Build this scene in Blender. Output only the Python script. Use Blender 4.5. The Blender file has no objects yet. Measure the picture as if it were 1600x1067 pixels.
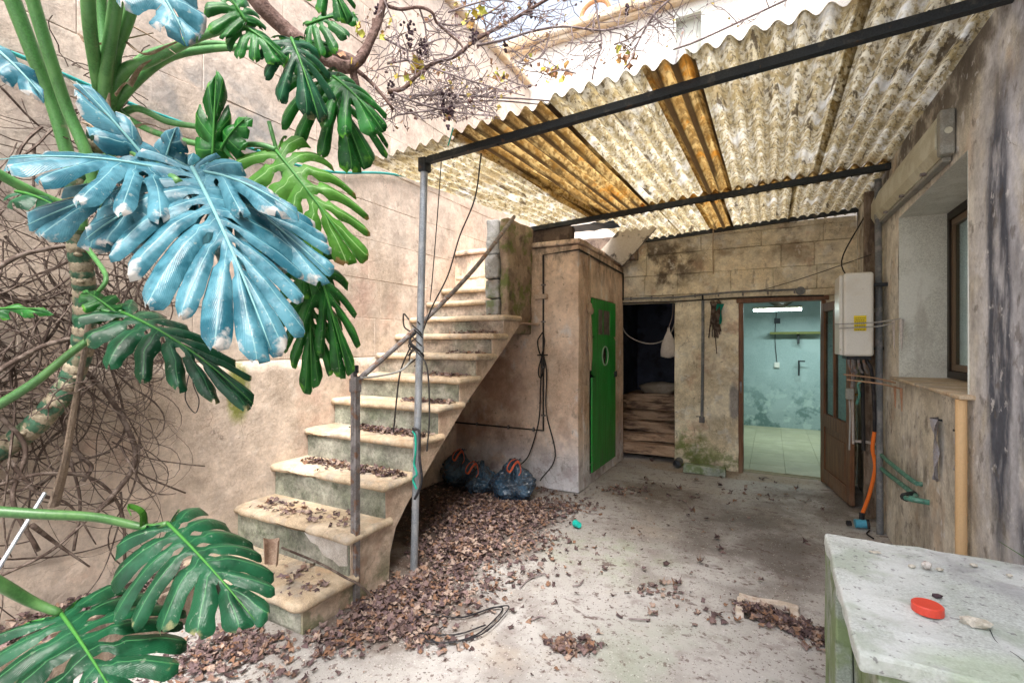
import bpy, bmesh, math, random
from mathutils import Vector, Matrix, noise
random.seed(7)
R = random.Random(11)
sc = bpy.context.scene
# ------------------------------------------------------------------ camera
TH = math.atan(405/750.)
cam_d = bpy.data.cameras.new('camera'); cam = bpy.data.objects.new('camera', cam_d)
sc.collection.objects.link(cam); sc.camera = cam
cam.location = (0, 0, 1.5); cam.rotation_euler = (math.radians(90), 0, TH)
cam_d.sensor_width = 36; cam_d.lens = 36*750/1600.; cam_d.shift_y = 3.5/1600.
cam_d.clip_start = 0.02; cam_d.clip_end = 400
# ------------------------------------------------------------------ world + sun
SUN_EL, SUN_AZ = 58, 150     # azimuth measured from +Y clockwise
w = bpy.data.worlds.new('World'); sc.world = w; w.use_nodes = True
nt = w.node_tree; nt.nodes.clear()
sky = nt.nodes.new('ShaderNodeTexSky'); sky.sky_type = 'NISHITA'; sky.sun_disc = False
sky.sun_elevation = math.radians(SUN_EL); sky.sun_rotation = math.radians(SUN_AZ)
sky.air_density = 1.0; sky.dust_density = 4.0; sky.ozone_density = 1.0
hs = nt.nodes.new('ShaderNodeHueSaturation'); hs.inputs['Saturation'].default_value = 0.45
bg = nt.nodes.new('ShaderNodeBackground'); bg.inputs[1].default_value = 0.15
wo = nt.nodes.new('ShaderNodeOutputWorld')
nt.links.new(sky.outputs[0], hs.inputs['Color']); nt.links.new(hs.outputs[0], bg.inputs[0]); nt.links.new(bg.outputs[0], wo.inputs[0])
sd = bpy.data.lights.new('sun', 'SUN'); sd.energy = 1.5; sd.angle = math.radians(22); sd.color = (1, .96, .9)
so = bpy.data.objects.new('sun', sd); sc.collection.objects.link(so)
az, el = math.radians(SUN_AZ), math.radians(SUN_EL)
sdir = Vector((math.sin(az)*math.cos(el), math.cos(az)*math.cos(el), math.sin(el)))
so.rotation_euler = sdir.to_track_quat('Z', 'Y').to_euler(); so.location = (0, 0, 12)
vs = sc.view_settings
vs.view_transform = 'Standard'; vs.look = 'None'; vs.gamma = 1; vs.use_curve_mapping = False
vs.exposure = 1.84
sc.cycles.max_bounces = 10; sc.cycles.diffuse_bounces = 6; sc.cycles.transparent_max_bounces = 12
sc.cycles.use_denoising = True

# ------------------------------------------------------------------ helpers
S_, C_ = math.sin(TH), math.cos(TH)
def P(px, py, d):
    "a point seen at this pixel of the 1600 px photograph, d metres deep"
    u = (px-800)/750.*d
    return Vector((u*C_-d*S_, u*S_+d*C_, 1.5-(py-537)/750.*d))
def G(px, py, z=0.0):
    d = (1.5-z)*750./(py-537); return P(px, py, d)
ORG = {}
def thing(name, label, cat, loc=(0, 0, 0), group=None):
    o = bpy.data.objects.new(name, None); sc.collection.objects.link(o)
    o.location = loc; o.empty_display_size = .1; ORG[o.name] = Vector(loc)
    o['label'] = label; o['category'] = cat
    if group: o['group'] = group
    return o
def tag(o, label, cat, group=None):
    o['label'] = label; o['category'] = cat
    if group: o['group'] = group
    return o
def obj(name, bm, mat, parent=None, smooth=False, org=None):
    me = bpy.data.meshes.new(name)
    o = bpy.data.objects.new(name, me)
    if parent is not None: org = ORG[parent.name]
    elif org is None:
        xs = [v.co for v in bm.verts]
        if xs: org = Vector(((min(v.x for v in xs)+max(v.x for v in xs))/2, (min(v.y for v in xs)+max(v.y for v in xs))/2, min(v.z for v in xs)))
        else: org = Vector((0, 0, 0))
    org = Vector(org)
    for v in bm.verts: v.co -= org
    if smooth:
        for f in bm.faces: f.smooth = True
    bm.to_mesh(me); bm.free()
    me.materials.append(mat)
    sc.collection.objects.link(o)
    ORG[o.name] = org
    if parent is not None: o.parent = parent
    else: o.location = org
    return o
def box(bm, x0, x1, y0, y1, z0, z1):
    v = [bm.verts.new(p) for p in ((x0,y0,z0),(x1,y0,z0),(x1,y1,z0),(x0,y1,z0),(x0,y0,z1),(x1,y0,z1),(x1,y1,z1),(x0,y1,z1))]
    for f in ((0,3,2,1),(4,5,6,7),(0,1,5,4),(1,2,6,5),(2,3,7,6),(3,0,4,7)): bm.faces.new([v[i] for i in f])
    return v
def bx(*a):
    bm = bmesh.new(); box(bm, *a); return bm
def rbox(x0, x1, y0, y1, z0, z1, r=.006, cut=.12, amp=.003, fr=6., seg=2, seed=0):
    "bevelled, gently uneven box"
    bm = bmesh.new(); box(bm, x0, x1, y0, y1, z0, z1)
    bmesh.ops.bevel(bm, geom=bm.edges[:], offset=r, segments=seg, affect='EDGES', profile=.5)
    if cut:
        for ax, L in ((0, x1-x0), (1, y1-y0), (2, z1-z0)):
            n = int(L/cut)
            lo = (x0, y0, z0)[ax]
            for i in range(1, n):
                co = [0, 0, 0]; co[ax] = lo+L*i/n; no = [0, 0, 0]; no[ax] = 1
                bmesh.ops.bisect_plane(bm, geom=bm.verts[:]+bm.edges[:]+bm.faces[:], plane_co=co, plane_no=no)
    if amp:
        for v in bm.verts:
            q = (v.co+Vector((seed*3.1, seed*1.7, seed*.9)))*fr
            v.co += Vector((noise.noise(q), noise.noise(q+Vector((9, 2, 5))), noise.noise(q+Vector((4, 7, 1)))))*amp*2
    return bm
def smoothpath(pts, n=6):
    pts = [Vector(p) for p in pts]
    if len(pts) < 3: 
        return [pts[0].lerp(pts[-1], i/n) for i in range(n+1)]
    q = [pts[0]*2-pts[1]]+pts+[pts[-1]*2-pts[-2]]; out = []
    for i in range(1, len(q)-2):
        a, b, c, d = q[i-1:i+3]
        for k in range(n):
            t = k/n
            out.append(.5*((2*b)+(c-a)*t+(2*a-5*b+4*c-d)*t*t+(3*b-a-3*c+d)*t**3))
    out.append(pts[-1]); return out
def tube(bm, path, rad, sides=8, cap=True, flat=1.0):
    n = len(path); rings = []
    t0 = (path[1]-path[0]).normalized()
    up = Vector((0, 0, 1)) if abs(t0.z) < .9 else Vector((1, 0, 0))
    nn = t0.cross(up).normalized()
    for i, p in enumerate(path):
        t = (path[min(i+1, n-1)]-path[max(i-1, 0)])
        if t.length < 1e-9: t = t0
        t = t.normalized(); nn = (nn-t*nn.dot(t))
        nn = nn.normalized() if nn.length > 1e-6 else t.orthogonal().normalized()
        b = t.cross(nn); r = rad[i] if isinstance(rad, (list, tuple)) else rad
        rings.append([bm.verts.new(p+(nn*math.cos(a)+b*math.sin(a)*flat)*r) for a in [2*math.pi*k/sides for k in range(sides)]])
    for i in range(n-1):
        for k in range(sides):
            bm.faces.new((rings[i][k], rings[i][(k+1) % sides], rings[i+1][(k+1) % sides], rings[i+1][k]))
    if cap and sides > 2:
        bm.faces.new(rings[0][::-1]); bm.faces.new(rings[-1])
def tb(pts, r, sides=8, n=6, flat=1.0):
    bm = bmesh.new(); pa = smoothpath(pts, n) if n else [Vector(p) for p in pts]
    if isinstance(r, (list, tuple)):
        m = len(pa); r = [r[min(int(i/(m-1)*(len(r)-1)), len(r)-2)]+(r[min(int(i/(m-1)*(len(r)-1)), len(r)-2)+1]-r[min(int(i/(m-1)*(len(r)-1)), len(r)-2)])*((i/(m-1)*(len(r)-1)) % 1 if i < m-1 else 1) for i in range(m)]
    tube(bm, pa, r, sides, True, flat); return bm
def blob(bm, c, rx, ry, rz, sub=2, amp=.1, fr=3., seed=0):
    m = bmesh.ops.create_icosphere(bm, subdivisions=sub, radius=1)
    for v in m['verts']:
        k = 1+amp*noise.noise(v.co*fr+Vector((seed, seed*2, 0)))*2
        v.co = Vector(c)+Vector((v.co.x*rx, v.co.y*ry, v.co.z*rz))*k

# ------------------------------------------------------------------ materials
def base_nodes(name):
    m = bpy.data.materials.new(name); m.use_nodes = True
    t = m.node_tree; b = t.nodes['Principled BSDF']; return m, t, b
def noise_fac(t, pos, scale, lo, hi, detail=6, rough=.6, off=0):
    mp = t.nodes.new('ShaderNodeVectorMath'); mp.operation = 'MULTIPLY'
    s = scale if isinstance(scale, (tuple, list)) else (scale,)*3
    mp.inputs[1].default_value = s; t.links.new(pos, mp.inputs[0])
    ad = t.nodes.new('ShaderNodeVectorMath'); ad.operation = 'ADD'; ad.inputs[1].default_value = (off, off*1.7, off*.6)
    t.links.new(mp.outputs[0], ad.inputs[0])
    nz = t.nodes.new('ShaderNodeTexNoise'); nz.inputs['Scale'].default_value = 1
    nz.inputs['Detail'].default_value = detail; nz.inputs['Roughness'].default_value = rough
    t.links.new(ad.outputs[0], nz.inputs['Vector'])
    mr = t.nodes.new('ShaderNodeMapRange'); mr.interpolation_type = 'SMOOTHSTEP'
    mr.inputs['From Min'].default_value = lo; mr.inputs['From Max'].default_value = hi
    t.links.new(nz.outputs['Fac'], mr.inputs['Value']); return mr.outputs[0], nz.outputs['Fac']
def math_(t, op, a, b=None, clamp=False):
    n = t.nodes.new('ShaderNodeMath'); n.operation = op; n.use_clamp = clamp
    for i, v in enumerate((a, b)):
        if v is None: continue
        if isinstance(v, (int, float)): n.inputs[i].default_value = v
        else: t.links.new(v, n.inputs[i])
    return n.outputs[0]
def mixc(t, fac, a, b, mode='MIX'):
    n = t.nodes.new('ShaderNodeMix'); n.data_type = 'RGBA'; n.blend_type = mode
    if isinstance(fac, (int, float)): n.inputs[0].default_value = fac
    else: t.links.new(fac, n.inputs[0])
    for i, v in ((6, a), (7, b)):
        if isinstance(v, tuple): n.inputs[i].default_value = (*v[:3], 1)
        else: t.links.new(v, n.inputs[i])
    return n.outputs[2]
_off = [0]
def M(name, base, layers=(), rough=.88, bump=.35, bs=25, bdist=.01, spec=.25, metal=0, rnd=0, coat=0, trans=0, grain=.12, mott=0):
    """layers: (colour, scale, lo, hi, strength[, {'z':(z0,z1)} / {'at':(x,y,z,rx,ry,rz)}])"""
    m, t, b = base_nodes(name)
    g = t.nodes.new('ShaderNodeNewGeometry'); pos = g.outputs['Position']
    sep = t.nodes.new('ShaderNodeSeparateXYZ'); t.links.new(pos, sep.inputs[0])
    col = base
    _off[0] += 3.7
    hf, hv = noise_fac(t, pos, 140, .3, .7, 3, .7, _off[0])
    if grain:
        dark = tuple(c*(1-grain*2.2) for c in base); lite = tuple(min(1, c*(1+grain)) for c in base)
        col = mixc(t, hf, dark, lite)
    for i, L in enumerate(layers):
        c, s, lo, hi, st = L[:5]; ex = L[5] if len(L) > 5 else {}
        f, raw = noise_fac(t, pos, s, lo, hi, ex.get('d', 7), ex.get('r', .62), _off[0]+i*11.3)
        f = math_(t, 'MULTIPLY', f, st)
        if 'z' in ex:
            mr = t.nodes.new('ShaderNodeMapRange'); mr.interpolation_type = 'SMOOTHSTEP'
            mr.inputs['From Min'].default_value, mr.inputs['From Max'].default_value = ex['z']
            zz = math_(t, 'ADD', sep.outputs[2], math_(t, 'MULTIPLY', math_(t, 'SUBTRACT', raw, .5), .6*abs(ex['z'][0]-ex['z'][1])))
            t.links.new(zz, mr.inputs['Value']); f = math_(t, 'MULTIPLY', f, mr.outputs[0])
        if 'at' in ex:
            a = ex['at']; tot = None
            for k in range(3):
                q = math_(t, 'DIVIDE', math_(t, 'SUBTRACT', sep.outputs[k], a[k]), a[3+k]); q = math_(t, 'MULTIPLY', q, q)
                tot = q if tot is None else math_(t, 'ADD', tot, q)
            wob = math_(t, 'MULTIPLY', math_(t, 'SUBTRACT', raw, .5), 2.2)
            q = math_(t, 'SUBTRACT', 1.0, math_(t, 'ADD', tot, wob), True)
            q = math_(t, 'MULTIPLY', q, 1.8, True)
            f = math_(t, 'MULTIPLY', f, q)
        col = mixc(t, f, col, c)
    if mott:
        for sc_, lo_, hi_, a_, dt in ((2.6, .36, .66, .50, 9), (9, .40, .66, .34, 8), (42, .40, .66, .24, 4), ((5, 5, 3.4), .46, .70, .14, 6)):
            f, raw = noise_fac(t, pos, sc_, lo_, hi_, dt, .72, _off[0]+33+a_*9)
            mr = t.nodes.new('ShaderNodeMapRange'); mr.inputs['To Min'].default_value = 1+mott*a_*.45; mr.inputs['To Max'].default_value = 1-mott*a_
            t.links.new(f, mr.inputs['Value']); vm = t.nodes.new('ShaderNodeVectorMath'); vm.operation = 'SCALE'
            t.links.new(col, vm.inputs[0]); t.links.new(mr.outputs[0], vm.inputs['Scale']); col = vm.outputs[0]
        vo = t.nodes.new('ShaderNodeTexVoronoi'); vo.feature = 'DISTANCE_TO_EDGE'; vo.inputs['Scale'].default_value = 1.6
        wv = t.nodes.new('ShaderNodeTexNoise'); wv.inputs['Scale'].default_value = 3; wv.inputs['Detail'].default_value = 8
        t.links.new(pos, wv.inputs['Vector']); va_ = t.nodes.new('ShaderNodeVectorMath'); va_.operation = 'MULTIPLY_ADD'
        va_.inputs[1].default_value = (.9, .9, .9); t.links.new(wv.outputs['Color'], va_.inputs[0]); t.links.new(pos, va_.inputs[2]); t.links.new(va_.outputs[0], vo.inputs['Vector'])
        mr = t.nodes.new('ShaderNodeMapRange'); mr.inputs['From Min'].default_value = .008; mr.inputs['From Max'].default_value = .0; t.links.new(vo.outputs['Distance'], mr.inputs['Value'])
        fm, _q = noise_fac(t, pos, 1.1, .50, .62, 3, .6, _off[0]+91)
        col = mixc(t, math_(t, 'MULTIPLY', math_(t, 'MULTIPLY', mr.outputs[0], fm), .75), col, (.12, .09, .07))
    if rnd:
        oi = t.nodes.new('ShaderNodeObjectInfo')
        mr = t.nodes.new('ShaderNodeMapRange'); mr.inputs['To Min'].default_value = 1-rnd; mr.inputs['To Max'].default_value = 1+rnd
        t.links.new(oi.outputs['Random'], mr.inputs['Value'])
        vm = t.nodes.new('ShaderNodeVectorMath'); vm.operation = 'SCALE'
        t.links.new(col, vm.inputs[0]) if not isinstance(col, tuple) else None
        t.links.new(mr.outputs[0], vm.inputs['Scale']); col = vm.outputs[0]
    if isinstance(col, tuple): b.inputs['Base Color'].default_value = (*col, 1)
    else: t.links.new(col, b.inputs['Base Color'])
    b.inputs['Roughness'].default_value = rough; b.inputs['Specular IOR Level'].default_value = spec
    b.inputs['Metallic'].default_value = metal; b.inputs['Coat Weight'].default_value = coat
    if trans: b.inputs['Transmission Weight'].default_value = trans
    if bump:
        f1, r1 = noise_fac(t, pos, bs, 0, 1, 8, .68, _off[0]+50)
        f2, r2 = noise_fac(t, pos, bs*.2, 0, 1, 4, .6, _off[0]+70)
        h = math_(t, 'ADD', r1, math_(t, 'MULTIPLY', r2, 1.5))
        bn = t.nodes.new('ShaderNodeBump'); bn.inputs['Strength'].default_value = bump; bn.inputs['Distance'].default_value = bdist
        t.links.new(h, bn.inputs['Height']); t.links.new(bn.outputs[0], b.inputs['Normal'])
    return m
def attr_mat(name, rough=.8, spec=.3, bump=0, hue=None):
    m, t, b = base_nodes(name)
    a = t.nodes.new('ShaderNodeAttribute'); a.attribute_name = 'Col'; t.links.new(a.outputs['Color'], b.inputs['Base Color'])
    b.inputs['Roughness'].default_value = rough; b.inputs['Specular IOR Level'].default_value = spec; return m

LW = M('left_wall_plaster', (.50,.405,.325), [
    ((.62,.52,.44), 1.1, .36, .60, .85), ((.40,.34,.30), (2.2,2.2,1.0), .54, .72, .55), ((.56,.38,.30), 1.9, .52, .68, .5),
    ((.36,.33,.31), (4,4,.7), .58, .74, .6, {'z': (.8, 2.6)}), ((.70,.62,.54), 5, .55, .70, .5), ((.30,.24,.20), 9, .61, .72, .5),
    ((.64,.54,.47), .6, .2, .5, .5, {'z': (2.4, 4.2)}), ((.17,.19,.04), 9, .30, .50, .95, {'at': (-3.2, 1.99, 1.17, .3, .095, .23)}),  # first layer pales with height: upper wall's brightness put into the colour
    ((.25,.25,.25), 2.6, .42, .58, .8, {'at': (-3.2, 1.9, 2.9, .5, .60, .50)}), ((.30,.22,.18), (9,9,2.5), .50, .62, .6, {'at': (-3.2, 1.0, 2.4, .5, .6, .6)}), ((.46,.31,.25), 3, .4, .6, .7, {'at': (-3.2, 2.9, 2.0, .5, .5, .5)}), ((.27,.24,.21), (3,3,1.5), .40, .62, .65, {'at': (-3.2, .9, 3.0, .5, .9, 1.1)})], rnd=.06, mott=.42, bump=.7, bs=22)
FAC = M('facade_plaster', (.72,.68,.63), [((.70,.62,.52), 1.3, .5, .7, .4), ((.6,.54,.5), (4,4,.8), .60, .75, .3)], bump=.2)
CORN = M('cornice_stone', (.60,.45,.30), [((.70,.64,.55), 3, .42, .6, .8), ((.15,.15,.14), 7, .60, .70, .7)], bump=.5)
SH = M('shed_plaster', (.68,.50,.37), [((.80,.645,.52), 1.7, .40, .60, .8), ((.44,.29,.21), (3,3,2), .50, .66, .65), ((.78,.76,.76), (6,6,3), .56, .68, .7),
    ((.72,.72,.76), 3.5, .25, .50, .9, {'z': (.66, .15)}), ((.20,.15,.12), (7,7,3.4), .58, .70, .65), ((.33,.19,.14), 2.2, .35, .58, .75, {'at': (-3.0, 4.6, 1.0, .9, .6, .9)}),
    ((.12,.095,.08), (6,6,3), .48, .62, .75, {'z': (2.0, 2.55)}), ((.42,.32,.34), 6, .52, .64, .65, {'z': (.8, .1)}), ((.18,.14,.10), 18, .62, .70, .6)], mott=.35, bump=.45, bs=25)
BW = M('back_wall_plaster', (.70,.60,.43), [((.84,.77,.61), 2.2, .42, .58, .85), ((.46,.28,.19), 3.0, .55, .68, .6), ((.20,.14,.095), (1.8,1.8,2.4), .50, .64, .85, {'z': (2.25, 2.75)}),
    ((.085,.06,.045), 2.8, .44, .58, .9, {'at': (-1.2, 6.2, 2.5, .60, .6, .42)}), ((.78,.75,.68), 7, .56, .66, .65), ((.15,.20,.05), 6, .38, .56, .92, {'at': (-.86, 6.2, .12, .28, .5, .42)}),
    ((.22,.26,.10), 9, .42, .58, .85, {'at': (-.6, 6.2, .0, .5, .5, .33)}), ((.30,.28,.27), 3, .1, .4, .95, {'at': (-.38, 6.2, .82, .07, .5, .3)}), ((.20,.15,.11), (12,12,4), .60, .70, .6), ((.14,.10,.07), 22, .62, .70, .6)], rnd=.05, mott=.45, bump=.6, bs=22)
RW = M('house_wall_render', (.63,.585,.49), [((.78,.75,.68), 1.8, .40, .60, .85), ((.32,.28,.24), (4,4,2.2), .50, .66, .6), ((.56,.42,.29), (3,3,2.4), .54, .68, .55),
    ((.56,.57,.63), (4,4,2.4), .25, .50, .92, {'at': (.8, 2.1, 1.3, 1, .85, 4.2)}), ((.06,.07,.10), (6,6,2.2), .30, .50, .92, {'at': (.8, 2.62, 1.6, 1, .16, 1.1), 'd': 5}), ((.07,.08,.11), (6,6,2.4), .36, .56, .9, {'at': (.8, 2.30, .95, 1, .17, .85), 'd': 5}), ((.16,.15,.16), (5,5,2), .46, .64, .6, {'at': (.8, 2.3, 2.3, 1, .5, .9), 'd': 5}),
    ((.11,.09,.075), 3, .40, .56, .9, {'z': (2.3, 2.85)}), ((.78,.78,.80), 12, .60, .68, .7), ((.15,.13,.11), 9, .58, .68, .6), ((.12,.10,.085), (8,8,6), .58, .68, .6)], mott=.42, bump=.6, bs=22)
REV = M('window_reveal_plaster', (.62,.63,.57), [((.72,.73,.68), 4, .45, .6, .6), ((.36,.34,.30), (9,9,2), .56, .7, .5)], bump=.25)
TREAD = M('limestone_tread', (.54,.42,.29), [((.64,.54,.41), 3, .42, .62, .8), ((.50,.33,.20), 4, .54, .68, .6), ((.30,.24,.18), 14, .58, .68, .6), ((.34,.31,.28), 5, .52, .66, .6)], mott=.45, rough=.8, bump=.4, bs=35, bdist=.006, rnd=.06)
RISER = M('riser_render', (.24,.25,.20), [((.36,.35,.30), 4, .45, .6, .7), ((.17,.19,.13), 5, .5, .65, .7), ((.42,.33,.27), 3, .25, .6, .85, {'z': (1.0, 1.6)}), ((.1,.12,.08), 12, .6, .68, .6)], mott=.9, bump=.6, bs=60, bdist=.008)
STR = M('stair_side_render', (.54,.41,.31), [((.68,.56,.46), 3, .42, .62, .7), ((.28,.23,.18), 5, .52, .68, .6), ((.16,.18,.10), 6, .45, .6, .85, {'z': (.35, .0)}), ((.36,.22,.16), 3, .5, .65, .5)], mott=.45, bump=.8, bs=25, bdist=.012)
PIER = M('grey_stone', (.27,.27,.255), [((.38,.38,.38), 5, .45, .62, .8), ((.13,.17,.07), 5, .46, .6, .85), ((.10,.10,.10), 14, .55, .66, .7), ((.22,.16,.10), 4, .55, .66, .6)], bump=.9, bs=35, bdist=.012, rnd=.12)
GR = M('courtyard_concrete', (.36,.34,.32), [
    ((.47,.455,.445), .9, .36, .58, .85), ((.27,.245,.23), 2.6, .50, .64, .7), ((.42,.36,.30), 1.4, .52, .66, .6), ((.24,.20,.19), 8, .54, .66, .55),
    ((.12,.10,.09), (1.8,1.8,1), .30, .56, .8, {'at': (-.12, 4.1, 0, .62, 1.05, 3)}), ((.16,.135,.115), 2.6, .34, .56, .85, {'at': (-1.0, 4.9, 0, .6, .5, 3)}),
    ((.16,.135,.115), 2.6, .34, .56, .8, {'at': (.4, 5.3, 0, .6, .6, 3)}),
    ((.36,.28,.20), 2.0, .2, .5, .7, {'at': (-.6, 6.1, 0, 1.2, .3, 3)}),
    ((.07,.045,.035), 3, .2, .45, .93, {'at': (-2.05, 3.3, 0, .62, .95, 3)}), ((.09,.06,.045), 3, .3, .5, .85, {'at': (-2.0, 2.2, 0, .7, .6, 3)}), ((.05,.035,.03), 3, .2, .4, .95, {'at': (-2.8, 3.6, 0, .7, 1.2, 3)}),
    ((.29,.35,.26), 2.4, .44, .64, .45, {'at': (-.3, 2.2, 0, .8, .7, 3)}), ((.29,.35,.23), 3, .46, .62, .5, {'at': (-1.0, 3.3, 0, .6, .5, 3)}),
    ((.12,.08,.07), 26, .60, .66, .75, {'d': 3}), ((.10,.06,.055), (6,11,6), .61, .69, .8), ((.10,.07,.06), 70, .62, .68, .75, {'d': 2}), ((.68,.66,.63), 90, .66, .70, .8, {'d': 2})],
    rough=.82, bump=.45, bs=45, bdist=.006, spec=.35)
BLK = M('concrete_block_top', (.56,.60,.58), [((.70,.73,.73), 3, .42, .6, .7), ((.34,.40,.32), 4, .52, .66, .6), ((.16,.15,.16), 45, .60, .68, .7, {'d': 3}), ((.30,.29,.32), 5, .45, .6, .55, {'at': (.65, 2.1, .75, .3, .25, .3)}),
    ((.40,.52,.33), 3, .35, .55, .5, {'at': (.5, 1.45, .75, .25, .18, .3)})], bump=.6, bs=60, bdist=.006)
BLKS = M('mossy_concrete_side', (.32,.36,.31), [((.20,.27,.12), 5, .40, .56, .85), ((.55,.58,.53), 6, .54, .66, .6), ((.10,.14,.06), 10, .55, .65, .7)], bump=.6, bs=50)
SHEET = M('fibre_cement_sheet', (.50,.43,.28), [((.70,.65,.51), 5, .42, .58, .8), ((.33,.25,.11), (34,16,34), .46, .55, .8), ((.13,.10,.06), (55,24,55), .53, .60, .85), ((.82,.82,.78), (5,3,5), .54, .66, .7), ((.34,.25,.12), (3,2,3), .56, .68, .6),
    ((.07,.05,.03), (11,2.4,11), .60, .65, .9)], rough=.9, bump=.9, bs=90, bdist=.006)
AMBER = M('amber_fibreglass', (.38,.27,.13), [((.60,.50,.31), (10,5,10), .42, .58, .85), ((.17,.11,.05), (34,16,34), .48, .57, .8), ((.08,.055,.03), (6,2.5,6), .56, .66, .7), ((.52,.24,.03), 3, .56, .66, .75), ((.22,.13,.04), (24,6,24), .52, .62, .8), ((.08,.05,.02), (16,.6,16), .58, .66, .85)], rough=.6, bump=.7, bs=80, bdist=.005)
def make_translucent(m, amount, groove=None, tint=None):
    t = m.node_tree; b = t.nodes['Principled BSDF']; out = [n for n in t.nodes if n.type == 'OUTPUT_MATERIAL'][0]
    tr = t.nodes.new('ShaderNodeBsdfTranslucent'); mx = t.nodes.new('ShaderNodeMixShader'); mx.inputs[0].default_value = amount
    src = b.inputs['Base Color'].links[0].from_socket
    if groove:
        g = t.nodes.new('ShaderNodeNewGeometry'); sp = t.nodes.new('ShaderNodeSeparateXYZ'); t.links.new(g.outputs['Position'], sp.inputs[0])
        ph = math_(t, 'SINE', math_(t, 'MULTIPLY', sp.outputs[0], 2*math.pi/PITCH))
        f, _ = noise_fac(t, g.outputs['Position'], (7, .55, 7), .34, .50, 5, .6, 4.4)
        mr = t.nodes.new('ShaderNodeMapRange'); mr.inputs['From Min'].default_value = -.05; mr.inputs['From Max'].default_value = -.6
        t.links.new(ph, mr.inputs['Value'])
        src = mixc(t, math_(t, 'MULTIPLY', math_(t, 'MULTIPLY', f, mr.outputs[0]), groove), src, (.045, .03, .02))
        t.links.new(src, b.inputs['Base Color'])
    if tint: src2 = mixc(t, 1.0, src, tint, 'MULTIPLY')
    else: src2 = src
    t.links.new(src2, tr.inputs[0]); t.links.new(b.outputs[0], mx.inputs[1]); t.links.new(tr.outputs[0], mx.inputs[2]); t.links.new(mx.outputs[0], out.inputs[0])
PITCH = .092
make_translucent(SHEET, .74, .34)
make_translucent(AMBER, .65, .97, (1, .85, .55))
IRON = M('dark_painted_iron', (.035,.04,.045), [((.10,.09,.08), 14, .55, .68, .6), ((.16,.08,.04), 20, .62, .7, .6)], rough=.55, bump=.3, bs=60, metal=.4)
GALV = M('galvanised_steel', (.33,.36,.40), [((.45,.47,.50), 12, .45, .6, .7), ((.20,.18,.17), (40,40,6), .55, .68, .6)], rough=.5, bump=.15, metal=.55)
RUST = M('rusty_steel', (.20,.185,.185), [((.35,.33,.33), 14, .48, .6, .7), ((.24,.11,.05), 18, .52, .64, .7)], rough=.7, bump=.4, bs=80, metal=.3)
WOODB = M('varnished_door_wood', (.155,.065,.03), [((.22,.11,.055), (30,30,3), .42, .62, .8), ((.09,.035,.02), (22,22,2), .52, .66, .7), ((.30,.22,.15), 3, .4, .6, .6, {'z': (.22, .0)})], rough=.5, bump=.3, bs=60, spec=.4)
GREEN = M('green_door_paint', (.008,.27,.025), [((.02,.35,.06), (18,18,2), .45, .62, .8), ((.005,.10,.015), (14,14,1.5), .52, .68, .7), ((.16,.22,.12), 26, .60, .66, .7), ((.10,.13,.07), (20,20,4), .48, .62, .8, {'z': (.55, .1)})], rough=.42, bump=.25, bs=60, spec=.5)
OLDWD = M('old_grey_wood', (.20,.15,.11), [((.30,.24,.19), (12,12,3), .45, .6, .8), ((.08,.06,.05), (14,14,4), .5, .62, .8)], bump=.8, bs=60, rnd=.15)
BOARD = M('rotten_boards', (.36,.24,.165), [((.52,.37,.26), (3,12,12), .45, .6, .8), ((.08,.05,.04), (3,12,14), .5, .62, .8)], bump=.9, bs=40, rnd=.2)
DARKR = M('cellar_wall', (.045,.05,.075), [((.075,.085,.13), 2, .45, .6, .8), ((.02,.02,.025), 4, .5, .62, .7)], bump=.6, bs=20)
TURQ = M('turquoise_wall_paint', (.34,.44,.44), [((.40,.50,.50), 2.5, .42, .6, .6), ((.12,.20,.19), 4, .50, .60, .85, {'z': (1.15, .25)}), ((.50,.62,.58), 6, .52, .62, .7, {'z': (1.1, .3)})], bump=.3)
TILE = M('floor_tile', (.43,.41,.27), [((.50,.48,.34), 4, .45, .6, .6), ((.36,.33,.25), 6, .54, .66, .5)], rough=.4, bump=.08, rnd=.05)
GROUT = M('grout', (.36,.34,.24), bump=.1)
VAULT = M('brick_vault', (.10,.075,.055), [((.16,.12,.09), 10, .45, .6, .7)], bump=.6)
BOIL = M('white_enamel', (.70,.69,.64), [((.60,.56,.48), 5, .5, .66, .5), ((.25,.18,.12), 24, .64, .70, .6)], rough=.4, bump=.05, spec=.5, grain=.03)
STICK = M('yellow_sticker', (.78,.62,.03), grain=.03, bump=0, rough=.5)
PRINT = M('sticker_print', (.10,.08,.05), grain=0, bump=0)
PLG = M('grey_pvc', (.16,.17,.18), [((.30,.29,.28), 9, .48, .62, .7), ((.08,.07,.06), 20, .6, .7, .6)], rough=.6, bump=.2)
BLKP = M('black_rubber', (.018,.018,.022), [((.07,.06,.06), 20, .5, .62, .6)], rough=.6, bump=.2, grain=.05)
CABLE = M('dark_cable', (.03,.028,.028), rough=.7, bump=0)
OXID = M('green_painted_pipe', (.09,.26,.20), [((.22,.38,.31), 20, .5, .62, .7), ((.10,.06,.04), 24, .56, .66, .8)], rough=.6, bump=.4)
ORNG = M('orange_hose', (.85,.19,.03), grain=.05, rough=.45, bump=0)
BLUEV = M('blue_fitting', (.08,.38,.55), grain=.05, rough=.35, bump=0, spec=.6)
BAMB = M('bamboo_pole', (.66,.44,.23), [((.72,.52,.31), (8,8,2), .42, .62, .5), ((.55,.33,.15), (9,9,3), .58, .7, .5)], rough=.45, bump=0, grain=.03)
LAMPP = M('dusty_lamp_plastic', (.52,.50,.38), [((.60,.60,.50), 7, .45, .6, .7), ((.36,.32,.22), 5, .5, .64, .6)], rough=.45, bump=.12, spec=.5)
LAMPG = M('lamp_housing_grey', (.30,.30,.27), [((.20,.18,.15), 8, .5, .64, .6)], rough=.6)
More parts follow.
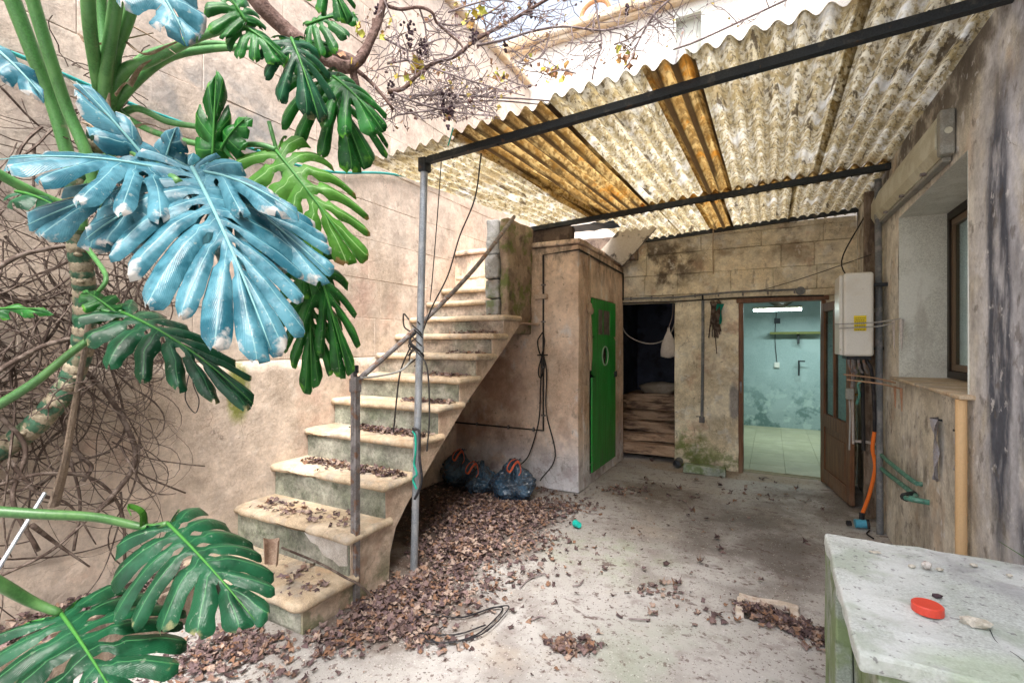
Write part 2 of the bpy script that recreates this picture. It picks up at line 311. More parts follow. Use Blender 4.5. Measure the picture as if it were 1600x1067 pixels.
BAGP = M('blue_black_plastic_bag', (.016,.045,.085), [((.035,.11,.20), 8, .45, .6, .8), ((.16,.14,.13), 20, .62, .7, .4)], rough=.22, bump=1.0, bs=24, bdist=.03, spec=.9, coat=.6, grain=.03)
WHTP = M('pale_cloth', (.55,.50,.46), [((.40,.34,.30), 9, .5, .64, .6)], rough=.8, bump=.3)
BEIGE = M('beige_cloth', (.42,.31,.21), [((.30,.21,.14), (12,12,3), .5, .64, .6)], rough=.9, bump=.5)
TEAL = M('teal_hose', (.02,.27,.25), [((.05,.36,.33), 8, .5, .62, .5)], rough=.4, bump=0, spec=.5, grain=.03)
GROPE = M('green_rope', (.02,.34,.25), rough=.8, bump=0)
ROPE = M('grey_rope', (.40,.40,.38), rough=.9, bump=.4, bs=300)
REDP = M('red_lid_plastic', (.72,.07,.04), rough=.35, bump=0, spec=.5, grain=.03)
STONE = M('pebble', (.62,.58,.50), [((.40,.36,.28), 30, .5, .6, .7)], bump=.4, bs=80)
SHELL = M('snail_shell', (.66,.62,.58), [((.30,.22,.2), 60, .5, .6, .7)], bump=.1)
MARB = M('drain_marble', (.55,.46,.38), [((.66,.60,.55), 12, .45, .6, .7), ((.35,.22,.15), 12, .55, .65, .6)], bump=.4)
BRONZE = M('bronze_window_frame', (.03,.022,.017), rough=.45, bump=0, metal=.3, grain=.05)
SASH = M('brown_window_sash', (.16,.11,.07), rough=.45, bump=0, grain=.05)
CURT = M('window_blind', (.40,.62,.66), [((.30,.44,.46), (30,60,.5), .45, .6, .6)], bump=0)
VINE = M('vine_bark', (.145,.09,.075), [((.25,.17,.15), (20,20,20), .48, .62, .8), ((.06,.035,.03), 30, .52, .62, .7)], bump=1.0, bs=90, bdist=.01)
TWIG = M('dry_twig', (.20,.155,.155), [((.34,.29,.29), 25, .46, .6, .7)], rough=.85, bump=0, grain=.05)
ROOT = M('aerial_root', (.075,.052,.042), [((.20,.16,.135), 25, .46, .6, .7)], rough=.85, bump=.2)
GRAPE = M('dried_grapes', (.07,.045,.055), bump=.3)
TERR = M('terracotta', (.50,.27,.14), bump=.3)
STEM = M('petiole_green', (.065,.20,.055), [((.11,.27,.08), (12,12,2), .45, .6, .7), ((.20,.20,.12), 20, .62, .7, .6)], rough=.42, bump=.06, spec=.45)
STEMB = M('bright_petiole', (.045,.13,.035), [((.085,.19,.055), (10,10,3), .45, .6, .6)], rough=.4, bump=.05, spec=.45)
DRYSH = M('dry_sheath', (.26,.18,.12), [((.42,.34,.27), 20, .48, .6, .7)], bump=.5)
SCAR = M('trunk_scar', (.24,.20,.14), [((.34,.29,.21), 16, .45, .6, .7), ((.08,.06,.04), 26, .52, .62, .8), ((.05,.10,.05), 14, .54, .62, .8)], bump=.6, bs=70)
TRUNK = M('trunk_green', (.03,.075,.045), [((.05,.12,.07), 20, .45, .6, .7), ((.22,.18,.12), 18, .50, .60, .8)], rough=.5, bump=.5)
def leaf_mat(name, base, alt, vein, edge=None, edge_amt=0, rough=.36, trans=.12, under=None):
    m, t, b = base_nodes(name)
    g = t.nodes.new('ShaderNodeNewGeometry'); uv = t.nodes.new('ShaderNodeUVMap'); uv.uv_map = 'UVMap'
    sp = t.nodes.new('ShaderNodeSeparateXYZ'); t.links.new(uv.outputs[0], sp.inputs[0])
    f, raw = noise_fac(t, g.outputs['Position'], 9, .38, .62, 5, .6, 1.3)
    col = mixc(t, f, base, alt)
    f3, _ = noise_fac(t, g.outputs['Position'], 60, .62, .70, 4, .6, 8.3)
    col = mixc(t, math_(t, 'MULTIPLY', f3, .35), col, (.35, .36, .30))
    av = math_(t, 'ABSOLUTE', math_(t, 'SUBTRACT', sp.outputs[0], .5))
    mr = t.nodes.new('ShaderNodeMapRange'); mr.inputs['From Min'].default_value = .035; mr.inputs['From Max'].default_value = .012
    t.links.new(av, mr.inputs['Value'])
    col = mixc(t, math_(t, 'MULTIPLY', mr.outputs[0], .75), col, vein)
    if edge:
        e1 = t.nodes.new('ShaderNodeMapRange'); e1.inputs['From Min'].default_value = .62; e1.inputs['From Max'].default_value = 1.02
        t.links.new(sp.outputs[1], e1.inputs['Value'])
        f2, r2 = noise_fac(t, g.outputs['Position'], 16, .3, .7, 5, .6, 3.3)
        q = math_(t, 'SUBTRACT', math_(t, 'ADD', e1.outputs[0], math_(t, 'MULTIPLY', math_(t, 'SUBTRACT', r2, .5), 2.2)), 1.0-edge_amt)
        q = math_(t, 'MULTIPLY', q, 4, True)
        col = mixc(t, q, col, edge)
    if under:
        col = mixc(t, math_(t, 'MULTIPLY', g.outputs['Backfacing'], .9), col, under)
    t.links.new(col, b.inputs['Base Color']); b.inputs['Roughness'].default_value = rough
    b.inputs['Specular IOR Level'].default_value = .30
    f4, r4 = noise_fac(t, g.outputs['Position'], 40, 0, 1, 3, .5, 2.2)
    bn = t.nodes.new('ShaderNodeBump'); bn.inputs['Strength'].default_value = .30; bn.inputs['Distance'].default_value = .008
    ph = math_(t, 'SINE', math_(t, 'MULTIPLY', math_(t, 'SUBTRACT', math_(t, 'MULTIPLY', sp.outputs[1], 1.3), math_(t, 'MULTIPLY', av, 1.6)), 75))
    t.links.new(math_(t, 'ADD', r4, math_(t, 'MULTIPLY', ph, .07)), bn.inputs['Height']); t.links.new(bn.outputs[0], b.inputs['Normal'])
    tr = t.nodes.new('ShaderNodeBsdfTranslucent'); mx = t.nodes.new('ShaderNodeMixShader'); mx.inputs[0].default_value = trans
    out = [n for n in t.nodes if n.type == 'OUTPUT_MATERIAL'][0]
    t.links.new(mixc(t, 1.0, col, (.9, 1, .5), 'MULTIPLY'), tr.inputs[0]); t.links.new(b.outputs[0], mx.inputs[1]); t.links.new(tr.outputs[0], mx.inputs[2]); t.links.new(mx.outputs[0], out.inputs[0])
    return m
LBLUE = leaf_mat('sky_sheen_blue_leaf', (.012,.085,.12), (.07,.21,.265), (.18,.34,.35), (.42,.40,.38), .20, .27, .05, (.05,.15,.14))  # blue and paler patches put the leaf's sky reflection into its colour
LGRN = leaf_mat('deep_green_leaf', (.005,.062,.009), (.020,.14,.022), (.08,.26,.05), (.10,.30,.03), .15, .28, .12, (.05,.22,.03))
LTEAL = leaf_mat('teal_green_leaf', (.003,.036,.014), (.010,.078,.034), (.06,.20,.08), (.25,.24,.12), .02, .28, .1, (.05,.22,.04))
LLIME = leaf_mat('light_green_leaf', (.05,.17,.02), (.09,.25,.04), (.30,.50,.20), (.30,.18,.08), .20, .38, .3, (.07,.20,.02))
def glass_mat(name, col=(1,1,1), refl=.25):
    m, t, b = base_nodes(name); out = [n for n in t.nodes if n.type == 'OUTPUT_MATERIAL'][0]
    gl = t.nodes.new('ShaderNodeBsdfGlossy'); gl.inputs['Roughness'].default_value = .06
    tr = t.nodes.new('ShaderNodeBsdfTransparent'); tr.inputs[0].default_value = (*col, 1)
    mx = t.nodes.new('ShaderNodeMixShader'); mx.inputs[0].default_value = refl
    t.links.new(tr.outputs[0], mx.inputs[1]); t.links.new(gl.outputs[0], mx.inputs[2]); t.links.new(mx.outputs[0], out.inputs[0]); return m
GLASS = glass_mat('window_glass', (.8,.88,.88), .22)
GLASSD = glass_mat('dusty_door_glass', (.62,.72,.70), .22)
TUBE = bpy.data.materials.new('lit_tube'); TUBE.use_nodes = True
_b = TUBE.node_tree.nodes['Principled BSDF']; _b.inputs['Emission Color'].default_value = (.80, 1, .98, 1); _b.inputs['Emission Strength'].default_value = 9
LIT = attr_mat('dead_leaf', .85, .2)

# ================================================================== SETTING
def grid_axis(lo, hi, a, b, step):
    xs = [lo, lo/2+a/2]; x = a
    while x < b: xs.append(x); x += step
    return xs+[b, hi/2+b/2, hi]
bm = bmesh.new()
xs, ys = grid_axis(-60, 60, -3.4, .9, .07), grid_axis(-60, 80, .4, 6.4, .07)
gv = [[None]*len(ys) for _ in xs]
for i, x in enumerate(xs):
    for j, y in enumerate(ys):
        z = 0
        if -3.3 < x < .75 and .5 < y < 6.1:
            z = .006*noise.noise(Vector((x*1.3, y*1.3, 0)))+.003*noise.noise(Vector((x*5, y*5, 3)))-.004
            if -.13 < x < .11 and 2.93 < y < 3.13: z = -.06
        gv[i][j] = bm.verts.new((x, y, z))
for i in range(len(xs)-1):
    for j in range(len(ys)-1):
        bm.faces.new((gv[i][j], gv[i+1][j], gv[i+1][j+1], gv[i][j+1]))
gr = obj('ground', bm, GR, smooth=True, org=(0, 0, 0)); gr['kind'] = 'structure'

# ---- tall boundary wall beside the stairs (inner face X = -3.35)
LX = -3.20
lw = thing('boundary_wall', 'tall beige stone garden wall rising behind the monstera and the stairs', 'wall', (LX-.2, 3, 0))
bm = bmesh.new(); box(bm, LX-.4, LX-.0035, -3, 6.49, 1.38, 5.32); box(bm, LX-.4, LX-.02, -3, 6.49, 0, 1.379)
obj('backing', bm, LW, lw)
bm = bmesh.new()                                   # plastered foot of the wall
n1, n2 = 60, 16; vv = []
for i in range(n1+1):
    row = []
    for j in range(n2+1):
        y, z = -3+9.48*i/n1, 1.38*j/n2
        row.append(bm.verts.new((LX+.003+.010*noise.noise(Vector((y*1.1, z*1.4, 2)))*(1-z/1.38)+.026*(1-z/1.38)**2, y, z)))
    vv.append(row)
for i in range(n1):
    for j in range(n2): bm.faces.new((vv[i][j], vv[i+1][j], vv[i+1][j+1], vv[i][j+1]))
e = [bm.verts.new((LX-.02, -3+9.48*i/n1, 1.38)) for i in range(n1+1)]
for i in range(n1): bm.faces.new((vv[i][n2], vv[i+1][n2], e[i+1], e[i]))
obj('plaster_render', bm, LW, lw, smooth=True)
zc = [1.385, 1.73, 2.08, 2.44, 2.78, 3.12, 3.47, 3.82, 4.17, 4.53, 4.89, 5.30]
for k in range(len(zc)-1):
    y = -.5-R.random()*.5
    while y < 6.47:
        L = R.uniform(.62, .98); y2 = min(y+L, 6.485)
        if 6.485-y2 < .25: y2 = 6.485
        bm = rbox(LX-.019, LX+R.uniform(.000, .005), y+.0012, y2-.0012, zc[k]+.0012, zc[k+1]-.0012, r=.0035, cut=.16, amp=.0018, fr=4, seg=1, seed=R.random()*9)
        obj('stone_block', bm, LW, lw); y = y2
bm = rbox(LX-.44, LX+.07, -3, 6.45, 5.325, 5.41, r=.02, cut=.5, amp=.006)
obj('coping', bm, CORN, lw)

# ---- upper building that faces the courtyard
FY = 6.5
fb = thing('upper_building', 'bright pinkish white upper facade with a stone cornice beyond the canopy roof', 'building', (0, FY+.3, 2.9))
bm = bmesh.new()
WX0, WX1, WZ0, WZ1 = -1.11, -.76, 4.9, 5.74
for a in ((-3.6, WX0, FY, FY+.5, 2.3, 5.87), (WX1, 3.2, FY, FY+.5, 2.3, 5.87), (WX0, WX1, FY, FY+.5, 2.3, WZ0), (WX0, WX1, FY, FY+.5, WZ1, 6.3)): box(bm, *a)
obj('wall', bm, FAC, fb)
obj('cornice', rbox(-3.6, 3.2, FY-.10, FY+.5, 5.872, 5.93, r=.015, cut=.4, amp=.004), CORN, fb)
obj('cornice', rbox(-3.6, 3.2, FY-.17, FY+.5, 5.932, 6.06, r=.03, cut=.4, amp=.008), CORN, fb)
wn = obj('window', bx(WX0+.02, WX1-.02, FY+.1, FY+.13, WZ0, WZ1-.03), REV, fb)
bm = bmesh.new()
for a in ((WX0-.05, WX0+.02, FY-.02, FY+.09, WZ0, WZ1+.05), (WX1-.02, WX1+.05, FY-.02, FY+.09, WZ0, WZ1+.05), (WX0+.02, WX1-.02, FY-.02, FY+.09, WZ1-.03, WZ1+.05)): box(bm, *a)
obj('frame', bm, REV, wn)
bm = bmesh.new(); c = P(925, 42, 8.1)
c = Vector((-2.14, FY-.12, 6.06))
pth = [c+Vector((-math.cos(a)*.20, 0, math.sin(a)*.17)) for a in [math.pi*k/10 for k in range(11)]]
tube(bm, pth, .03, 8)
tag(obj('clay_arch', bm, TERR), 'orange clay arch standing on the cornice of the upper facade', 'clay ornament')
tag(obj('drain_rod', tb([(-1.35, 5.2, 2.95), (-1.15, 5.9, 4.2), (-.98, 6.4, 5.5)], .016, 6, 3), RUST), 'thin brown rod slanting up in front of the upper facade window', 'rod')

# ---- back building with the two doorways (front face Y = 6.2)
BY, BT = 6.2, .24
bb = thing('back_building', 'low yellowish plastered back building with two open doorways under the canopy', 'building', (-.5, BY+.1, 0))
def wall_piece(name, x0, x1, z0, z1, seed=0):
    return obj(name, rbox(x0, x1, BY, BY+BT, z0, z1, r=.008, cut=.14, amp=.005, fr=3, seed=seed), BW, bb, smooth=False)
wall_piece('pillar', -1.055, -.335, 0, 2.02, 1)
wall_piece('pillar', .52, .80, 0, 2.02, 2)
wall_piece('lintel', -1.93, .80, 2.024, 2.10, 3)
obj('backing', bx(-1.95, .8, BY+.03, BY+BT, 2.105, 2.80), BW, bb)
cz = [2.105, 2.36, 2.62, 2.80]
for k, xsb in enumerate(([-1.95, -1.42, -1.02, -.42, .02, .44, .8], [-1.95, -1.72, -1.40, -.60, .10, .42, .8], [-1.95, -1.55, -1.38, -.75, -.1, .5, .8])):
    for i in range(len(xsb)-1):
        obj('stone_block', rbox(xsb[i]+.0015, xsb[i+1]-.0015, BY-R.uniform(-.002, .006), BY+.028, cz[k]+.0015, cz[k+1]-.0015, r=.006, cut=.2, amp=.003, seg=1, seed=R.random()*9), BW, bb)
obj('coping', rbox(-1.95, .8, BY+.02, BY+.6, 2.803, 2.865, r=.01, cut=.3, amp=.004), BW, bb)
obj('roof_slab', bx(-3.3, 3.2, BY+.245, FY-.004, 2.60, 2.76), BW, bb)
# cellar behind the first doorway
bm = bmesh.new()
CX0, CX1, CY1 = -1.93, -1.04, 7.9
for a in ((CX0-.1, CX0, BY+BT, CY1, -.02, 2.5), (CX1, CX1+.04, BY+BT, CY1, -.02, 2.5), (CX0-.1, CX1+.04, CY1, CY1+.1, -.02, 2.5), (CX0-.1, CX1+.04, BY+BT, CY1+.1, 2.5, 2.58)): box(bm, *a)
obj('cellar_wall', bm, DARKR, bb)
# turquoise room behind the second doorway
RX0, RX1, RY1, RZ = -.98, 2.4, 9.75, 2.55
bm = bmesh.new()
for a in ((RX0-.02, RX0, BY+BT, RY1, 0, RZ), (RX1, RX1+.1, BY+BT, RY1, 0, RZ), (RX0-.02, RX1+.1, RY1, RY1+.1, 0, RZ), (.8, RX1, BY+.1, BY+BT, 0, RZ)): box(bm, *a)
obj('room_wall', bm, TURQ, bb)
bm = bmesh.new()                                     # shallow brick vaults of the ceiling
nx = 24
for sgm in range(3):
    xa, xb = RX0+sgm*1.13, RX0+(sgm+1)*1.13; prev = None
    for i in range(9):
        x = xa+(xb-xa)*i/8; z = 2.10+.26*math.sin(math.pi*i/8)
        cur = (bm.verts.new((x, BY+BT, z)), bm.verts.new((x, RY1, z)))
        if prev: bm.faces.new((prev[0], cur[0], cur[1], prev[1]))
        prev = cur
obj('brick_vault', bm, VAULT, bb)
obj('screed', bx(RX0, RX1, BY+.05, RY1, -.03, .006), GROUT, bb)
tp = None
for i in range(9):
    for j in range(10):
        x, y = RX0+i*.375, BY+.12+j*.36
        if tp is None:
            tp = obj('floor_tile', rbox(x+.001, x+.374, y+.001, y+.359, .0065, .016, r=.002, cut=0, amp=0, seg=1), TILE, bb); t0 = Vector((x, y, 0))
        else:
            c = tp.copy(); sc.collection.objects.link(c); c.parent = bb; c.location = Vector((x, y, 0))-t0+Vector((0, 0, R.uniform(-.001, .001)))
# door frame
df = thing('door_frame', 'brown wooden frame set round the doorway to the turquoise room', 'door frame', (.09, BY, 0))
obj('jamb', rbox(-.334, -.285, BY-.025, BY+.11, 0, 1.97, r=.006, amp=.003, seed=3), WOODB, df)
obj('jamb', rbox(.478, .522, BY-.025, BY+.11, 0, 1.97, r=.006, amp=.002, seed=4), WOODB, df)
obj('head', rbox(-.36, .55, BY-.03, BY+.11, 1.973, 2.022, r=.006, amp=.002, seed=5), WOODB, df)
obj('strike_plate', bx(-.322, -.30, BY-.03, BY-.024, .93, 1.06), RUST, df)
# open glazed door
H0, H1 = Vector((.50, 6.17, 0)), Vector((.652, 5.33, 0)); dv = (H1-H0); DL = dv.length; dv.normalize(); dn = Vector((-dv.y, dv.x, 0))
gd = thing('glazed_door', 'brown wooden door with two narrow glass lights standing open beside the turquoise room', 'door', H0)
def dbox(u0, u1, z0, z1, th=.02, off=0):
    bm = rbox(u0, u1, -th+off, th+off, z0, z1, r=.004, cut=.3, amp=.0012, seg=1)
    for v in bm.verts: v.co = H0+dv*v.co.x+dn*v.co.y+Vector((0, 0, v.co.z))
    return bm
for nm, a in (('stile', (0, .08, .02, 1.93)), ('stile', (DL-.10, DL, .02, 1.93)), ('rail', (.081, DL-.101, .02, .17)), ('rail', (.081, DL-.101, .62, .76)), ('rail', (.081, DL-.101, 1.84, 1.93)), ('muntin', (DL*.46-.02, DL*.46+.02, .761, 1.839)), ):
    obj(nm, dbox(*a), WOODB, gd)
obj('panel', dbox(.081, DL-.101, .171, .619, .008), WOODB, gd); obj('panel_field', dbox(.14, DL-.16, .23, .56, .013), WOODB, gd)
obj('pane', dbox(.081, DL*.46-.021, .761, 1.839, .002), GLASSD, gd); obj('pane', dbox(DL*.46+.021, DL-.101, .761, 1.839, .002), GLASSD, gd)
bm = bmesh.new(); h = H0+dv*(DL-.06)+Vector((0, 0, 1.03)); tube(bm, [h-dn*.02, h+dn*.06, h+dn*.065-dv*.10], .008, 6)
obj('handle', bm, M('brass', (.45,.28,.08), rough=.4, bump=0, metal=.6), gd)
# room contents
fl = thing('ceiling_lamp', 'lit white fluorescent tube under the vaults of the turquoise room', 'lamp', (.08, 8.6, 2.05))
obj('housing', bx(-.26, .42, 8.56, 8.64, 2.055, 2.085), LAMPP, fl); obj('tube', tb([(-.25, 8.6, 2.03), (.41, 8.6, 2.03)], .018, 8, 2), TUBE, fl)
ld = bpy.data.lights.new('tube_light', 'AREA'); ld.shape = 'RECTANGLE'; ld.size = 1.2; ld.size_y = .1; ld.energy = 11; ld.color = (.80, 1, .97)
lo = bpy.data.objects.new('tube_light', ld); sc.collection.objects.link(lo); lo.location = (.6, 8.6, 1.995); lo.parent = None
sh = thing('wall_shelf', 'narrow yellow edged shelf on the turquoise wall', 'shelf', (.3, 9.6, 1.6))
obj('board', bx(-.02, .75, 9.52, 9.748, 1.67, 1.70), M('shelf_wood', (.20,.24,.10)), sh)
obj('edge', bx(-.02, .75, 9.512, 9.519, 1.665, 1.705), M('shelf_edge', (.16,.17,.06)), sh)
obj('bracket', bx(.40, .43, 9.6, 9.748, 1.50, 1.668), IRON, sh)
sk = thing('wall_socket', 'small white socket with its cable on the turquoise wall', 'socket', (.08, 9.7, 1.1))
obj('box', bx(.05, .13, 9.71, 9.748, 1.08, 1.17), BOIL, sk); obj('cable', tb([(.09, 9.73, 1.17), (.06, 9.735, 1.6), (.08, 9.735, 2.05)], .006, 5), CABLE, sk)
obj('junction', bx(.05, .14, 9.70, 9.748, 1.86, 1.95), IRON, sk)
tag(obj('wall_bracket', tb([(.42, 9.7, 1.2), (.42, 9.62, 1.2), (.50, 9.6, 1.2), (.42, 9.62, 1.2), (.42, 9.65, .95)], .014, 6, 0), IRON), 'dark iron bracket low on the turquoise wall below the shelf', 'bracket')
tag(obj('junction_box', tb([(.285, BY-.03, 2.085), (.285, BY+.01, 2.085)], .045, 12, 1), PLG), 'round grey junction box above the open glazed door', 'junction box')
# cellar boards
cb = thing('board_steps', 'rotting wooden boards stacked like steps in the dark cellar doorway', 'boards', (-1.5, 6.3, 0))
yb, zb = 6.27, .07
for k, (h, dy, tl, sk_) in enumerate(((.14, .14, .02, .0), (.10, .16, -.03, .03), (.13, .12, .03, -.04), (.12, .15, -.02, .03), (.11, .13, .03, -.02), (.10, .14, .0, .02))):
    bm = rbox(-1.885+R.uniform(0, .05), -1.06-R.uniform(0, .03), yb, yb+.045, zb, zb+h-.01, r=.006, cut=.12, amp=.006, seed=k*2.2)
    for v in bm.verts:
        v.co.z += (v.co.x+1.47)*sk_; v.co.y += (v.co.z-zb)*.25
    obj('board', bm, BOARD, cb)
    bm = rbox(-1.89+R.uniform(0, .06), -1.06, yb+.05, yb+dy+.04, zb+h-.045, zb+h-.012, r=.005, cut=.12, amp=.008, seed=k*3.3)
    for v in bm.verts: v.co.z += (v.co.x+1.47)*sk_*1.2
    obj('board', bm, BOARD, cb)
    yb += dy; zb += h+.005
bm = bmesh.new(); blob(bm, (-1.42, 7.18, zb+.05), .30, .16, .10, 3, .12, 2, 4)
tag(obj('boulder', bm, M('pale_rubble', (.30,.25,.20), [((.42,.36,.30), 5, .45, .6, .7)], bump=.8), smooth=True), 'pale rough stone lying on top of the cellar boards', 'stone')
bm = bmesh.new(); box(bm, CX0, CX1, 6.62, CY1, -.02, .30); box(bm, CX0, CX1, 6.95, CY1, .30, zb-.05)
obj('cellar_rubble', bm, BOARD, cb)
bm = bmesh.new(); pth = smoothpath([(-1.87, 6.6, 1.88), (-1.75, 6.6, 1.62), (-1.45, 6.6, 1.50), (-1.2, 6.6, 1.60), (-1.07, 6.6, 1.92)], 6); tube(bm, pth, .008, 6)
tag(obj('loop_cable', bm, WHTP), 'pale cable hanging in a loop across the dark cellar doorway', 'cable')
hb = thing('hanging_bag', 'whitish plastic bag hung inside the cellar doorway by the pillar', 'bag', (-1.13, 6.3, 1.3))
bm = bmesh.new()
pr = [(.0, .012), (.05, .02), (.1, .045), (.2, .085), (.3, .10), (.36, .095), (.38, .03)]
rg = []
for z, r in pr: rg.append([bm.verts.new((-1.145+math.cos(a)*r*(1+.2*noise.noise(Vector((a*2, z*9, 0)))), 6.30+math.sin(a)*r*.6, 1.70-z+.03*noise.noise(Vector((a, z, 3))))) for a in [2*math.pi*k/14 for k in range(14)]])
for i in range(len(rg)-1):
    for k in range(14): bm.faces.new((rg[i][k], rg[i+1][k], rg[i+1][(k+1) % 14], rg[i][(k+1) % 14]))
bm.faces.new(rg[-1])
obj('sack', bm, WHTP, hb, smooth=True); obj('string', tb([(-1.145, 6.3, 1.70), (-1.10, 6.3, 1.85), (-1.09, 6.3, 2.02)], .006, 5), TWIG, hb)

# ---- outhouse / shed
SX, SY, SZ = -1.70, 4.55, 2.50
shd = thing('outhouse', 'peach plastered outhouse under the canopy with a green door', 'shed', (-2.4, 5.3, 0))
bm = rbox(-3.33, SX, SY, SY+.15, 0, SZ, r=.012, cut=.16, amp=.005, fr=2.5)
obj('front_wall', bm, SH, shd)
bm = bmesh.new()
box(bm, SX-.13, SX, SY+.152, 4.88, 0, SZ); box(bm, SX-.13, SX, 5.76, 6.195, 0, SZ-.02); box(bm, SX-.13, SX, 4.88, 5.76, 2.0, SZ); box(bm, SX-.13, SX-.01, 4.88, 5.76, 0, .11)
bmesh.ops.subdivide_edges(bm, edges=bm.edges[:], cuts=6, use_grid_fill=True)
for v in bm.verts: v.co.x += .006*noise.noise(v.co*2.5)
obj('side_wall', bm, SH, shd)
obj('roof_slab', rbox(-3.33, SX+.03, SY-.03, 6.19, SZ+.003, SZ+.055, r=.015, cut=.2, amp=.006), SH, shd)
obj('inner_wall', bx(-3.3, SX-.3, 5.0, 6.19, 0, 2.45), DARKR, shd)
# green door, a part of the outhouse
bm = bmesh.new()
DY0, DY1, DZ0, DZ1, DX = 4.89, 5.75, .13, 1.985, SX+.012
CYY, CZZ, CRR = 5.33, 1.36, .10
# frame of the door leaf round a window (top) and a round hole: built as a polygon grid with true openings
def door_leaf():
    bm = bmesh.new()
    ys = sorted({DY0, DY0+.18, DY1-.18, DY1}); 
    bm2 = bmesh.new()
    box(bm, DX, DX+.018, DY0, DY1, DZ0, CZZ-.22); box(bm, DX, DX+.018, DY0, DY1, CZZ+.22, 1.60); box(bm, DX, DX+.018, DY0, DY0+.20, 1.60, 1.88); box(bm, DX, DX+.018, DY1-.22, DY1, 1.60, 1.88); box(bm, DX, DX+.018, DY0, DY1, 1.88, DZ1)
    n = 32
    for X in (DX, DX+.018):
        inn = [bm.verts.new((X, CYY+CRR*math.cos(2*math.pi*k/n), CZZ+CRR*1.0*math.sin(2*math.pi*k/n))) for k in range(n)]
        out = []
        for k in range(n):
            a = 2*math.pi*k/n; ca, sa = math.cos(a), math.sin(a)
            hy = (DY1-CYY) if ca > 0 else (CYY-DY0); s = min(hy/abs(ca) if abs(ca) > 1e-6 else 9, .22/abs(sa) if abs(sa) > 1e-6 else 9)
            out.append(bm.verts.new((X, CYY+s*ca, CZZ+s*sa)))
        for k in range(n):
            f = (inn[k], out[k], out[(k+1) % n], inn[(k+1) % n]); bm.faces.new(f if X > DX else f[::-1])
        if X == DX: i0 = inn
        else:
            for k in range(n): bm.faces.new((i0[k], i0[(k+1) % n], inn[(k+1) % n], inn[k]))
    return bm
gdo = obj('door', door_leaf(), GREEN, shd)
obj('window', bx(DX+.006, DX+.012, DY0+.20, DY1-.22, 1.60, 1.88), M('grimy_glass', (.13, .105, .10), [((.22,.19,.18), 12, .45, .62, .7)], rough=.3, bump=0), gdo)
bm = bmesh.new(); box(bm, DX+.012, DX+.017, DY0+.37, DY0+.385, 1.60, 1.88); obj('glazing_bar', bm, GREEN, gdo)
bm = bmesh.new(); n = 24; ri = [Vector((DX+.019, CYY+(CRR+.006)*math.cos(2*math.pi*k/n), CZZ+(CRR+.006)*math.sin(2*math.pi*k/n))) for k in range(n+1)]; tube(bm, ri, .008, 6, False)
obj('ring', bm, M('pale_green_rim', (.35,.48,.36), bump=0), gdo)
obj('latch', rbox(DX+.019, DX+.045, DY1-.07, DY1-.02, 1.10, 1.17, r=.004, cut=0, amp=0), IRON, gdo)
obj('threshold', bx(SX-.1, SX-.005, 4.88, 5.76, .11, .125), RUST, shd)
# conduit on the outhouse
cd = thing('conduit', 'dark conduit running round the outhouse front below its roof edge', 'conduit', (-2.08, SY, 0))
bm = bmesh.new(); tube(bm, [Vector(p) for p in [(-3.2, SY-.014, .60), (-2.08, SY-.014, .60), (-2.08, SY-.014, 2.42), (SX+.012, SY-.014, 2.44), (SX+.014, 5.35, 2.42), (SX+.014, 6.15, 2.40), (SX+.014, 6.15, 2.06)]], .010, 6)
obj('pipe', bm, CABLE, cd)
for z in (.75, 1.25, 1.72, 2.1): obj('clip', bx(-2.102, -2.058, SY-.028, SY-.001, z, z+.016), RUST, cd)
for x in (-2.9, -2.5, -2.2): obj('clip', bx(x, x+.014, SY-.028, SY-.001, .582, .622), RUST, cd)
bm = bmesh.new()
for k, pts in enumerate(([(-2.08, SY-.03, 1.62), (-2.13, SY-.05, 1.52), (-2.09, SY-.05, 1.38), (-2.05, SY-.05, 1.52), (-2.08, SY-.03, 1.62)], [(-2.08, SY-.03, 1.40), (-2.12, SY-.05, 1.22), (-2.09, SY-.05, 1.15), (-2.05, SY-.04, 1.3), (-2.08, SY-.04, 1.4)],
    [(-2.09, SY-.03, 1.38), (-2.10, SY-.04, 1.05), (-2.12, SY-.04, .7), (-2.22, SY-.06, .35), (-2.32, SY-.10, .22)], [(-2.07, SY-.03, 1.38), (-2.03, SY-.04, 1.2), (-2.035, SY-.04, .8), (-1.93, SY-.05, .36), (-2.05, SY-.16, .12)], [(-2.14, SY-.03, 1.38), (-2.02, SY-.04, 1.385)])):
    tube(bm, smoothpath(pts, 6), .007, 5)
tag(obj('cable_bundle', bm, CABLE), 'bundle of thin black cables looped on the outhouse conduit', 'cables')
hc = thing('hanging_strap', 'faded beige knotted cloth hanging beside the green door', 'cloth', (SX+.03, 4.80, 1.3))
bm = bmesh.new(); tube(bm, [Vector(p) for p in smoothpath([(SX+.03, 4.78, 2.42), (SX+.03, 4.79, 2.1), (SX+.03, 4.80, 1.92)], 4)], .012, 6); obj('cord', bm, BEIGE, hc)
bm = bmesh.new(); blob(bm, (SX+.035, 4.80, 1.86), .035, .05, .06, 2, .25, 3); obj('knot', bm, BEIGE, hc, smooth=True)
bm = bmesh.new(); tube(bm, smoothpath([(SX+.035, 4.80, 1.82), (SX+.04, 4.79, 1.6), (SX+.04, 4.80, 1.35), (SX+.035, 4.82, 1.22)], 5), [.02+.022*math.sin(math.pi*min(i/13., 1)) for i in range(16)], 8, True, .5); obj('loop', bm, BEIGE, hc, smooth=True)

